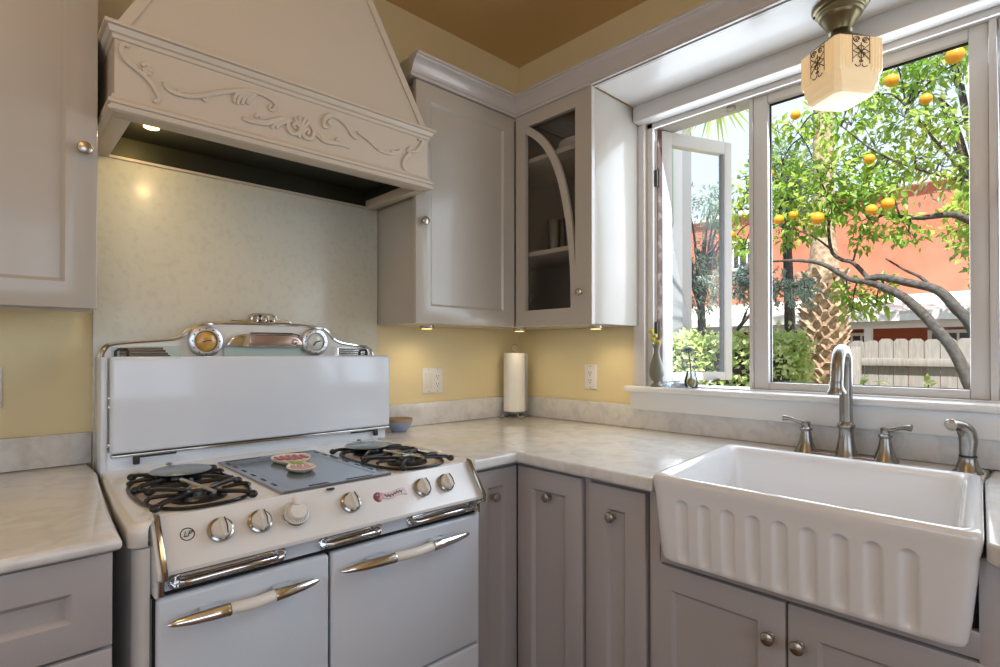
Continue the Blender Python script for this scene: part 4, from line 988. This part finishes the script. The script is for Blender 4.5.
# ------------------------------------------------------------------ ceiling light over the sink
def ceiling_light():
    lx, ly = -.205, -1.555
    c = empty('ceiling_light', (lx, ly, 2.283), 'vintage semi-flush light with aged brass canopy and cream glass shade over the sink', 'ceiling light')
    m = MB(); m.lathe([(.0001, 0), (.074, 0), (.076, -.006), (.072, -.012), (.064, -.014), (.064, -.020), (.060, -.023), (.060, -.029), (.055, -.033), (.054, -.040), (.050, -.045), (.040, -.060), (.033, -.074), (.031, -.080)], (lx, ly, 2.283), 40); cn = m.build('canopy', BRASS, c)
    for a in (100, 220, 340):
        m = MB(); m.ball((lx + .069 * math.cos(R(a)), ly + .069 * math.sin(R(a)), 2.2695), .004, n=8, m=6); m.build('screw', HINGE, cn)
    sx, sy = -.226, -1.557
    m = MB(); m.lathe([(.026, .020), (.024, .0), (.028, -.012), (.044, -.028), (.062, -.040), (.066, -.052), (.064, -.060)], (lx, ly, 2.204), 36); m.build('fitter', BRASS, c)
    # shade: square with stepped, chamfered corners; pleated flanks and a stepped bottom
    rot = R(45 + 10)
    def ring(h, z, ch, pl=0):
        pts = []
        cs = [(h, -h), (h, h), (-h, h), (-h, -h)]
        for i in range(4):
            p = Vector(cs[i]); q = Vector(cs[(i + 1) % 4]); d = (q - p).normalized(); nrm = Vector((d.y, -d.x))
            N = 60; L_ = (q - p).length
            for k in range(N):
                s_ = ch + (L_ - 2 * ch) * k / (N - 1)
                t = k / (N - 1); o_ = 0
                if pl and (t < .30 or t > .70): o_ = pl * (math.cos(t * 2 * math.pi * 13) * .5)
                if pl and .31 < t < .69: o_ = -pl * .2
                pp = p + d * s_ + nrm * o_
                pts.append((lx + pp.x * math.cos(rot) - pp.y * math.sin(rot), ly + pp.x * math.sin(rot) + pp.y * math.cos(rot), z))
        return pts
    a = .0765
    zt = 2.150
    m = MB(); m.rings([ring(a * .55, zt - .004, .01), ring(a * .97, zt, .008), ring(a, zt - .003, .009, .0040), ring(a, zt - .088, .009, .0040), ring(a * .985, zt - .098, .010, .0008), ring(a * .96, zt - .102, .012), ring(a * .945, zt - .128, .014), ring(a * .90, zt - .134, .014), ring(a * .87, zt - .150, .014), ring(a * .79, zt - .157, .014), ring(a * .3, zt - .168, .010)], True, False, True)
    sh = m.build('glass_shade', SHADE, c, angle=25)
    # dark filigree panels on each face
    for i in range(4):
        ang_ = rot + R(90 * i)
        d = Vector((math.cos(ang_ + R(90)), math.sin(ang_ + R(90)), 0)); nrm = Vector((math.cos(ang_), math.sin(ang_), 0))
        base = Vector((lx, ly, zt - .047)) + nrm * (a + .0008); up = Vector((0, 0, 1)); W, Hh = .0275, .046
        f = MB()
        def ln(pts, r=.0015): f.tube([base + d * (u * W) + up * (v * Hh) for u, v in pts], r, 5, flat=.7)
        def loop_(cu, cv, ru, rv, a0=0, a1=360, n=12): ln([(cu + ru * math.cos(R(lerp(a0, a1, k / n))), cv + rv * math.sin(R(lerp(a0, a1, k / n)))) for k in range(n + 1)])
        for s in (-1, 1):
            ln([(s, -.72), (s, 1)], .0013)
            loop_(s * .52, .74, .36, .17, 0, 300); loop_(s * .46, .74, .16, .08)
            ln([(s * .95, .48), (s * .25, .12)]); ln([(s * .95, -.45), (s * .25, -.10)])
            loop_(s * .40, -.82, .30, .12, 150 if s > 0 else 30, 360 if s > 0 else -180)
            ln([(0, .05), (s * .5, .16), (s * .95, .02), (s * .5, -.10), (0, .0)])
            ln([(0, .42), (s * .34, .30), (s * .22, .12), (0, .05)]); ln([(0, -.42), (s * .34, -.30), (s * .2, -.12), (0, -.05)])
        ln([(0, -.62), (0, .56)]); ln([(-1, 1), (1, 1)], .0013)
        loop_(0, .03, .16, .08); loop_(0, -.60, .2, .07)
        f.build('filigree', FILI, sh)
ceiling_light()

# ------------------------------------------------------------------ outside
GZ = -.35
struct(MB().box(.30, 40, -25, 25, GZ - .1, GZ), 'ground', SOIL)

def leaf_faces(mb, p, d, n_, L_, W_):
    """one folded leaf: tip along d, normal n_"""
    d = d.normalized(); s = d.cross(n_)
    if s.length < 1e-4: s = d.orthogonal()
    s.normalize(); n_ = s.cross(d)
    a = mb.v(p); t = mb.v(p + d * L_ - n_ * L_ * .12); c1 = mb.v(p + d * L_ * .5)
    l = mb.v(p + d * L_ * .42 + s * W_ + n_ * W_ * .35); r = mb.v(p + d * L_ * .42 - s * W_ + n_ * W_ * .35)
    mb.face([a, l, c1]); mb.face([l, t, c1]); mb.face([t, r, c1]); mb.face([r, a, c1])
def rv(rnd): 
    v = Vector((rnd.gauss(0, 1), rnd.gauss(0, 1), rnd.gauss(0, 1))); return v.normalized()

def citrus_tree():
    rnd = random.Random(11)
    c = empty('orange_tree', (2.5, -1.85, GZ), 'leafy orange tree with ripe oranges and bending grey branches outside the window', 'tree')
    br = MB(); X = 2.4
    def lim(pts, r0, r1):
        P = spline(pts, 5); r0 *= .56; r1 *= .7; br.tube(P, [lerp(r0, r1, i / (len(P) - 1)) for i in range(len(P))], 9); return P
    T = (2.5, -1.85, GZ)
    limbs = []
    limbs.append(lim([T, (2.5, -1.78, .45), (2.42, -1.63, .90), (2.4, -1.588, 1.017), (2.4, -1.487, 1.286), (2.4, -1.282, 1.574), (2.4, -1.144, 1.678), (2.4, -1.046, 1.729), (2.38, -.937, 1.76), (2.35, -.779, 1.878), (2.3, -.625, 1.918), (2.28, -.45, 1.93)], .085, .012))
    limbs.append(lim([(2.5, -1.76, .70), (2.5, -1.68, 1.12), (2.46, -1.585, 1.41), (2.44, -1.513, 1.52), (2.42, -1.424, 1.642), (2.4, -1.256, 1.709), (2.4, -1.116, 1.756), (2.4, -1.03, 1.745)], .075, .030))
    limbs.append(lim([(2.4, -1.06, 1.735), (2.42, -.956, 1.872), (2.44, -.876, 1.91), (2.46, -.806, 1.984), (2.46, -.787, 2.17), (2.48, -.807, 2.276), (2.5, -.768, 2.394), (2.5, -.70, 2.62)], .030, .008))
    limbs.append(lim([(2.7, -1.95, 1.2), (2.62, -1.80, 1.95), (2.55, -1.588, 2.078), (2.5, -1.491, 2.134), (2.5, -1.338, 2.143), (2.45, -1.22, 2.16)], .06, .018))
    limbs.append(lim([(2.4, -1.40, 1.66), (2.44, -1.33, 1.74), (2.5, -1.24, 1.80), (2.55, -1.12, 1.90)], .024, .008))
    limbs.append(lim([(2.46, -.80, 2.0), (2.4, -.70, 2.10), (2.35, -.55, 2.18), (2.3, -.35, 2.25)], .014, .005))
    limbs.append(lim([(2.42, -.95, 1.88), (2.5, -.98, 2.05), (2.55, -1.08, 2.2), (2.6, -1.14, 2.36)], .013, .005))
    limbs.append(lim([(2.62, -1.80, 1.95), (2.6, -1.58, 2.35), (2.55, -1.42, 2.62), (2.5, -1.25, 2.92)], .03, .008))
    limbs.append(lim([(2.6, -1.58, 2.35), (2.5, -1.35, 2.45), (2.4, -1.1, 2.62), (2.35, -.9, 2.85)], .018, .006))
    limbs.append(lim([(2.5, -.70, 2.62), (2.5, -.62, 2.85), (2.5, -.5, 3.05)], .009, .004))
    limbs.append(lim([(2.5, -.768, 2.394), (2.4, -.6, 2.5), (2.3, -.4, 2.6), (2.25, -.2, 2.62)], .010, .004))
    # leaf clumps: centre and radius
    clumps = [(2.5, -.50, 2.52, .17), (2.4, -.58, 2.42, .18), (2.45, -.52, 2.27, .14), (2.5, -.74, 2.68, .22), (2.4, -.86, 2.56, .20), (2.6, -1.05, 2.72, .20), (2.5, -1.12, 2.52, .17), (2.4, -.95, 2.85, .17),
              (2.5, -1.24, 2.85, .18), (2.55, -1.33, 3.08, .15), (2.5, -1.20, 3.22, .13), (2.5, -1.42, 3.22, .15), (2.5, -1.55, 3.12, .15), (2.6, -1.37, 2.78, .17), (2.5, -1.30, 2.55, .13), (2.5, -1.44, 2.46, .13),
              (2.5, -1.54, 2.34, .13), (2.4, -1.52, 2.68, .13), (2.4, -.64, 2.16, .10), (2.5, -.48, 2.12, .09), (2.35, -.78, 2.20, .10), (2.4, -.90, 2.30, .15), (2.5, -1.03, 2.18, .14), (2.6, -1.16, 2.15, .14),
              (2.5, -1.26, 2.06, .13), (2.5, -.98, 2.04, .09), (2.6, -.86, 1.72, .10), (2.6, -.96, 1.64, .11), (2.55, -1.06, 1.58, .10), (2.5, -1.12, 1.70, .07), (2.6, -.90, 1.55, .08), (2.4, -.22, 2.55, .13),
              (2.4, -.18, 2.40, .12), (2.5, -.25, 2.68, .10), (2.4, -.12, 2.18, .09), (2.4, -.19, 2.08, .08), (2.8, -1.62, 2.05, .14), (2.8, -1.66, 1.95, .14), (2.8, -1.55, 2.12, .11), (2.4, -1.17, 2.32, .15),
              (2.4, -.80, 2.38, .18), (2.4, -1.02, 2.40, .16), (2.6, -1.62, 1.50, .07), (2.4, -.46, 2.95, .10), (2.4, -.62, 2.92, .11), (2.5, -.95, 3.1, .16), (2.5, -1.1, 3.05, .14), (2.5, -.72, 3.05, .14), (2.6, -.42, 2.78, .13)]
    fo = MB()
    for x, y, z, r in clumps:
        cc = Vector((x, y, z))
        # a twig from the nearest limb point to the clump
        best = min((p for P in limbs for p in P[3:]), key=lambda p: (p - cc).length)
        mid = best.lerp(cc, .55) + Vector((0, 0, .04))
        br.tube(spline([best, mid, cc], 4), [.007, .007, .006, .006, .006, .005, .005, .004, .003], 6)
        for _ in range(int(620 * r * (.5 + r * 3.0))):
            d = rv(rnd); q = cc + Vector((d.x * 1.25, d.y, d.z * .9)) * r * rnd.random() ** .45
            dr = (d * .6 + rv(rnd) * .7 + Vector((0, 0, -.35)))
            leaf_faces(fo, q, dr, (Vector((-.2, 0, 1)) + rv(rnd) * .7), rnd.uniform(.050, .085), rnd.uniform(.013, .021))
        for _ in range(4):
            d = rv(rnd); br.tube([cc, cc + d * r * .9], [.003, .0015], 5)
    br.build('trunk', BARK, c, angle=60)
    fo.build('foliage', LEAF1, c, smooth=False, fix=False)
    for y, z, r in [(-.535, 2.22, .036), (-.78, 2.193, .045), (-1.192, 2.217, .040), (-1.112, 2.184, .036), (-.179, 2.159, .034), (-.105, 2.063, .034), (-.656, 2.951, .034), (-1.535, 3.071, .050), (-1.212, 3.032, .042), (-1.096, 2.533, .034), (-1.393, 2.844, .036), (-.44, 2.60, .034), (-.62, 2.245, .030)]:
        x = 2.22 + .05 * math.sin(y * 40)
        m = MB(); m.ball((x, y, z), r, r, r * .96, 16, 12); r *= .85; m.tube([(x, y, z + r * .9), (x + .03, y + .008, z + r + .012), (x + .09, y + .02, z + r + .02)], .003, 5); m.build('orange', ORANGE, c)
citrus_tree()

def hedge():
    rnd = random.Random(5)
    c = empty('hedge', (3.4, .8, GZ), 'bright leafy garden hedge behind the open casement window', 'hedge')
    core = MB(); core.box(3.12, 3.35, -.33, 2.6, GZ, 1.30, .12, 3); core.build('branches', BARK, c)
    m = MB()
    for _ in range(7500):
        f = rnd.random()
        y = rnd.uniform(-.37, 2.6); z = rnd.uniform(GZ + .6, 1.36); x = 3.05 + rnd.gauss(0, .045)
        if f > .72: x = rnd.uniform(3.05, 3.4); z = 1.34 + rnd.gauss(0, .05)
        elif f > .62: y = -.36 + rnd.gauss(0, .03); x = rnd.uniform(3.05, 3.4)
        leaf_faces(m, Vector((x, y, z)), rv(rnd) + Vector((-.5, 0, .2)), Vector((-.6, 0, .9)) + rv(rnd) * .6, rnd.uniform(.05, .085), rnd.uniform(.016, .026))
    m.build('foliage', LEAF2, c, smooth=False, fix=False)
hedge()

def palm_trunk():
    rnd = random.Random(3)
    c = empty('palm_tree', (4.3, -.23, GZ), 'stout palm trunk with rough brown leaf bases standing between hedge and fence', 'tree')
    px, py = 4.3, -.235
    m = MB(); m.lathe([(.26, 0), (.21, .5), (.185, 1.2), (.175, 2.2), (.10, 2.9), (.085, 5.9)], (px, py, GZ), 22); t = m.build('trunk', PALMT, c)
    m = MB(); k = 0
    for row in range(30):
        z = GZ + .55 + row * .062; rr = .185
        for j in range(9):
            a = 2 * math.pi * (j + .5 * (row % 2)) / 9 + rnd.uniform(-.12, .12)
            d = Vector((math.cos(a), math.sin(a), 0)); s = Vector((-d.y, d.x, 0)); b0 = Vector((px, py, z)) + d * rr
            w = rnd.uniform(.045, .068); h = rnd.uniform(.06, .10); o = rnd.uniform(.035, .075)
            tip = b0 + d * o + Vector((0, 0, h)) + s * rnd.uniform(-.02, .02)
            vs = [m.v(b0 - s * w), m.v(b0 + s * w), m.v(tip + s * w * .35), m.v(tip - s * w * .35)]
            vi = [m.v(b0 - s * w * .9 - d * .03 + Vector((0, 0, .07))), m.v(b0 + s * w * .9 - d * .03 + Vector((0, 0, .07)))]
            m.face(vs); m.face([vs[3], vs[2], vi[1], vi[0]]); m.face([vs[0], vs[3], vi[0]]); m.face([vs[1], vi[1], vs[2]])
    m.build('leaf_bases', PALMT, t, smooth=False)
    # crown far overhead, two fronds dip into view
    f = MB()
    top = Vector((px, py, 5.6))
    for k in range(16):
        a = k * 2.39996; el = rnd.uniform(.1, .9)
        d = Vector((math.cos(a), math.sin(a), el)); P = spline([top, top + d * .6 + Vector((0, 0, .25)), top + d * 1.15 + Vector((0, 0, .15))], 4)
        f.tube(P, [.014] * 4 + [.009] * 5, 5)
        tipd = (P[-1] - P[-2]).normalized(); s = tipd.cross(Vector((0, 0, 1))).normalized()
        for i in range(22):
            t_ = R(lerp(-115, 115, i / 21)); dd = tipd * math.cos(t_) + s * math.sin(t_)
            leaf_faces(f, P[-1], dd + Vector((0, 0, -.35)), Vector((0, 0, 1)), rnd.uniform(.5, .62), .016)
    f.build('fronds', LEAF4, c, smooth=False, fix=False)
palm_trunk()

def near_palm():
    # a fan palm leaf hanging into the top of the casement opening
    rnd = random.Random(9)
    c = empty('fan_palm', (2.7, .55, GZ), 'yellow green fan palm leaf hanging into the top of the casement opening', 'palm')
    m = MB(); m.tube(spline([(3.62, 1.2, GZ), (3.6, 1.2, 1.6), (3.45, 1.15, 3.2), (3.0, .9, 3.75), (2.75, .35, 3.62), (2.7, .15, 3.60)], 6), [lerp(.05, .008, min(1, i / 24)) for i in range(31)], 8); m.build('stalk', BARK, c)
    f = MB(); h = Vector((2.7, .15, 3.60))
    for i in range(26):
        a = R(lerp(150, 395, i / 25)); d = Vector((.15 * math.sin(i * 2.1), math.cos(a), math.sin(a) - .25)); L_ = rnd.uniform(.42, .60)
        leaf_faces(f, h, d, Vector((-1, .1, .1)), L_, .017)
    f.build('leaf', LEAF5, c, smooth=False, fix=False)
near_palm()

def conifer():
    rnd = random.Random(21)
    c = empty('conifer', (3.4, .15, GZ), 'blue green conifer bough hanging in front of the palm trunk', 'tree')
    b = MB(); b.tube(spline([(3.75, .25, GZ), (3.7, .22, 1.1), (3.6, .2, 2.1), (3.2, .15, 1.92), (2.95, -.15, 1.84), (2.9, -.52, 1.78)], 5), [lerp(.05, .008, i / 25) for i in range(26)], 7)
    f = MB()
    for _ in range(150):
        t = rnd.random(); y = lerp(.30, -.58, t); z = lerp(1.86, 1.78, t) + rnd.uniform(-.10, .12) * (1 - .4 * t); x = 2.9 + rnd.uniform(-.12, .15)
        p = Vector((x, y, z)); d = Vector((rnd.uniform(-.4, .4), rnd.uniform(-.6, .4), rnd.uniform(-.7, .3))).normalized()
        L_ = rnd.uniform(.12, .2); b.tube([p, p + d * L_], [.004, .002], 4)
        for k in range(50):
            q = p + d * L_ * rnd.random(); leaf_faces(f, q, d * .5 + rv(rnd), rv(rnd), rnd.uniform(.02, .04), .0045)
    b.build('branch', BARK, c); f.build('needles', LEAF3, c, smooth=False, fix=False)
conifer()

def far_tree(x, y, zc, rx, ry, rz, n, leaf, seed, name, label, size=.10, wd=.02):
    rnd = random.Random(seed)
    c = empty(name, (x, y, GZ), label, 'tree', None)
    b = MB(); b.tube(spline([(x, y, GZ), (x + .05, y, lerp(GZ, zc, .5)), (x, y + .05, zc)], 5), [lerp(.10, .04, i / 10) for i in range(11)], 8)
    cs = []
    for k in range(22):
        d = rv(rnd); e = Vector((x + d.x * rx * .75, y + d.y * ry * .8, zc + d.z * rz * .8)); cs.append(e)
        b.tube(spline([(x, y, lerp(GZ, zc, .7)), Vector((x, y, zc)).lerp(e, .5) + Vector((0, 0, -.1)), e], 3), [.03, .025, .02, .016, .012, .009, .006], 6)
    f = MB()
    for _ in range(n):
        e = rnd.choice(cs); d = rv(rnd); q = e + Vector((d.x * rx, d.y * ry, d.z * rz)) * .36 * rnd.random() ** .5
        leaf_faces(f, q, d + rv(rnd) + Vector((0, 0, -.3)), Vector((-.3, 0, 1)) + rv(rnd) * .7, rnd.uniform(size * .7, size * 1.3), wd)
    b.build('trunk', BARK, c); f.build('foliage', leaf, c, smooth=False, fix=False)
far_tree(5.6, 1.75, 2.75, .6, .62, .9, 2600, LEAF4, 31, 'garden_tree', 'feathery grey green tree seen through the open casement glass', .10, .014)
far_tree(5.6, .55, 3.6, .5, .42, .7, 1500, LEAF4, 32, 'garden_tree', 'grey green tree rising behind the palm trunk', .11, .02)
far_tree(6.4, -1.3, 4.2, .6, 1.0, 1.2, 1700, LEAF4, 33, 'garden_tree', 'tall thin tree showing high behind the orange branches', .12, .02)
far_tree(4.3, -1.62, 2.25, .3, .42, .5, 900, LEAF1, 34, 'garden_tree', 'bright green tree standing at the right end of the fence', .09, .024)

def shrub(x, y, h, n, seed, label):
    rnd = random.Random(seed); c = empty('shrub', (x, y, GZ), label, 'shrub', None)
    b = MB(); f = MB()
    for k in range(n):
        a = rnd.uniform(0, 6.28); d = Vector((math.cos(a) * .16, math.sin(a) * .22, 1)); P = spline([(x, y, GZ), Vector((x, y, GZ)) + d * h * .5, Vector((x, y, GZ)) + d * h * rnd.uniform(.8, 1)], 4)
        b.tube(P, [.008] * 5 + [.005] * 4, 5)
        for _ in range(26):
            q = P[rnd.randrange(3, len(P))]; leaf_faces(f, q + rv(rnd) * .02, rv(rnd) + Vector((0, 0, .3)), Vector((0, 0, 1)) + rv(rnd) * .5, rnd.uniform(.06, .10), .024)
    b.build('stems', BARK, c); f.build('foliage', LEAF2, c, smooth=False, fix=False)
shrub(3.6, -.98, 1.36, 12, 41, 'yellow green young shrub in front of the grey fence')
shrub(3.6, -1.30, 1.26, 10, 42, 'low leafy shrub before the right end of the grey fence')

def fence():
    c = empty('fence', (5.5, -1.2, GZ), 'weathered grey wooden board fence with dog-eared tops', 'fence')
    rnd = random.Random(2)
    m = MB(); y = .10
    while y > -2.9:
        w = .135; t = 1.385 + rnd.uniform(-.012, .012)
        m.prism([(y, GZ), (y, t - .03), (y - .03, t), (y - w + .03, t), (y - w, t - .03), (y - w, GZ)], 0, 5.5, 5.518); y -= w + .006
    m.build('boards', FENCE, c, smooth=False)
    m = MB(); m.box(5.44, 5.50, -2.9, .10, 1.08, 1.165, .005); m.build('rail', FENCE, c)
    m = MB(); m.box(5.44, 5.50, -2.9, .10, .1, .19, .005); m.build('rail', FENCE, c)
    for y in (-.26, -1.7):
        m = MB(); m.box(5.35, 5.44, y - .045, y + .045, GZ, 1.30, .005); m.build('post', FENCE, c)
fence()

def salmon_house():
    c = empty('house', (9, 0, GZ), 'salmon pink stucco house with pale porch roof behind the fence', 'building')
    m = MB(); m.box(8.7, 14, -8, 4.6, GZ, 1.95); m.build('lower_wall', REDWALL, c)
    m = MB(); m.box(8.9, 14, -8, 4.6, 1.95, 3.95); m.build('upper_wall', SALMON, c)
    m = MB(); m.box(8.8, 14.1, -8.1, 4.7, 3.95, 4.05); m.build('roof_edge', WHITEP, c)
    m = MB(); m.hexa([(7.75, -8, 1.80), (8.9, -8, 2.14), (8.9, 4.6, 2.14), (7.75, 4.6, 1.80), (7.75, -8, 1.84), (8.9, -8, 2.18), (8.9, 4.6, 2.18), (7.75, 4.6, 1.84)]); m.build('porch_roof', EAVE, c)
    m = MB(); m.box(7.74, 7.80, -8, 4.6, 1.70, 1.80); m.build('fascia', WHITEP, c)
    for k in range(24):
        y = 4.3 - k * .5
        m = MB(); m.hexa([(7.82, y - .05, 1.70), (8.7, y - .05, 1.95), (8.7, y + .05, 1.95), (7.82, y + .05, 1.70), (7.82, y - .05, 1.79), (8.7, y - .05, 2.05), (8.7, y + .05, 2.05), (7.82, y + .05, 1.79)]); m.build('rafter', RAFTER, c)
    m = MB(); m.box(7.9, 8.02, -8, 4.6, 1.60, 1.70); m.build('porch_beam', WHITEP, c)
    for y in (3.2, 1.5, .18, -1.1, -2.6):
        m = MB(); m.box(7.91, 8.01, y - .05, y + .05, GZ, 1.60); m.build('porch_post', WHITEP, c)
    def win(y0, y1, z0, z1, xx, n):
        f = MB(); frame_ring(f, y0, y1, z0, z1, xx - .05, xx + .01, .05, 0)
        for k in range(1, n): yy = lerp(y0, y1, k / n); f.box(xx - .04, xx, yy - .015, yy + .015, z0 + .05, z1 - .05)
        fo = f.build('window', WHITEP, c, smooth=False)
        g = MB(); g.box(xx - .03, xx - .02, y0 + .04, y1 - .04, z0 + .04, z1 - .04); g.build('pane', DARKWIN, fo)
    win(.30, .72, .9, 1.56, 8.7, 3); win(-1.0, -.45, .9, 1.58, 8.7, 3)
    win(2.1, 2.72, 2.86, 3.45, 8.9, 4)
salmon_house()

def white_house():
    c = empty('neighbour_house', (3.6, 3, GZ), 'white stucco house wall with a pale green louvered shutter beyond the casement', 'building')
    m = MB(); m.box(3.75, 3.97, 1.06, 8, GZ, 7); m.build('wall', STUCCO, c)
    m = MB(); frame_ring(m, 1.17, 1.75, 2.72, 4.6, 3.70, 3.75, .04, .002); f = m.build('shutter', SHUT, c)
    m = MB()
    for k in range(24):
        z = 2.78 + k * .075; m.hexa([(3.70, 1.21, z), (3.745, 1.21, z + .05), (3.745, 1.71, z + .05), (3.70, 1.71, z), (3.705, 1.21, z + .012), (3.749, 1.21, z + .06), (3.749, 1.71, z + .06), (3.705, 1.71, z + .012)])
    m.build('louvers', SHUT, f, smooth=False)
white_house()

def bare_shrub():
    c = empty('bare_shrub', (3.9, .35, GZ), 'bare dark branch rising above the hedge beside the open casement', 'shrub')
    b = MB()
    b.tube(spline([(3.9, .75, GZ), (3.8, .62, .9), (3.7, .49, 1.30), (3.7, .46, 1.42), (3.7, .36, 1.54), (3.7, .28, 1.63), (3.7, .14, 1.78)], 5), [lerp(.032, .012, i / 30) for i in range(31)], 7)
    b.tube(spline([(3.7, .36, 1.54), (3.7, .31, 1.68), (3.7, .22, 1.84)], 4), [.014] * 4 + [.007] * 5, 6)
    b.build('branch', BARK, c)
bare_shrub()

# ------------------------------------------------------------------ light
w = bpy.data.worlds.new('sky'); scn.world = w; w.use_nodes = True
nt = w.node_tree; bg = nt.nodes['Background']
sky = nt.nodes.new('ShaderNodeTexSky'); sky.sky_type = 'HOSEK_WILKIE'; sky.turbidity = 3.5; sky.ground_albedo = .4
sky.sun_direction = Vector((-.45, -.35, .82)).normalized()
mx = nt.nodes.new('ShaderNodeMix'); mx.data_type = 'RGBA'; mx.inputs['Factor'].default_value = .6
mx.inputs['B'].default_value = (.80, .90, 1.0, 1)
nt.links.new(sky.outputs[0], mx.inputs['A']); nt.links.new(mx.outputs['Result'], bg.inputs['Color'])
bg.inputs['Strength'].default_value = 1.9
def lamp(kind, name, loc, energy, color, look=None, **k):
    l = bpy.data.lights.new(name, kind); l.energy = energy; l.color = color
    for a, b in k.items(): setattr(l, a, b)
    o = bpy.data.objects.new(name, l); COL.objects.link(o); o.location = loc
    if look is not None: o.rotation_euler = (Vector(look) - Vector(loc)).to_track_quat('-Z', 'Y').to_euler()
    return o
lamp('SUN', 'sun', (-3, -3, 9), 11, (1, .95, .86), (-3 + .45, -3 + .28, 9 - .82), angle=R(.6))
# daylight boost at the sink window, added fill lights at the unseen ones
lamp('AREA', 'window_daylight', (.125, -1.6, 1.66), 25, (.74, .86, 1), (-1, -1.6, 1.42), shape='RECTANGLE', size=1.6, size_y=1.1)
lamp('AREA', 'rear_fill_light', (X0 - .02, -2.2, 1.62), 9, (.70, .84, 1), (0, -2.0, 1.2), shape='RECTANGLE', size=2.3, size_y=1.4)
lamp('AREA', 'front_fill_light', (-2.3, Y0 - .02, 1.65), 19, (.62, .78, 1), (-1.6, 0, 1.3), shape='RECTANGLE', size=2.3, size_y=1.36)
# the kitchen's warm ceiling lamps
for x, y, e_ in ((-2.30, -1.40, 7.5), (-1.3, -3.2, 2.0), (-3.4, -3.0, 2.0)):
    lamp('POINT', 'ceiling_lamp', (x, y, 2.55), e_, (1, .58, .25), shadow_soft_size=.22)

# ------------------------------------------------------------------ camera
cam = bpy.data.cameras.new('camera'); cam.sensor_width = 36; cam.lens = 544.8 / 1000 * 36; cam.shift_y = 14.14 / 1000; cam.clip_start = .02
co = bpy.data.objects.new('camera', cam); COL.objects.link(co)
yaw, pit = .81224, .0072644
fwd = Vector((math.cos(yaw) * math.cos(pit), math.sin(yaw) * math.cos(pit), math.sin(pit)))
co.location = (-2.067, -2.0341, 1.244)
co.rotation_euler = fwd.to_track_quat('-Z', 'Y').to_euler()
scn.camera = co
scn.view_settings.view_transform = 'Standard'; scn.view_settings.look = 'None'; scn.view_settings.gamma = 1; scn.view_settings.exposure = 0
scn.view_settings.use_curve_mapping = False
cy = scn.cycles
cy.use_denoising = True; cy.max_bounces = 10; cy.diffuse_bounces = 5; cy.glossy_bounces = 5; cy.transparent_max_bounces = 16; cy.sample_clamp_indirect = 4; cy.caustics_reflective = False; cy.caustics_refractive = False
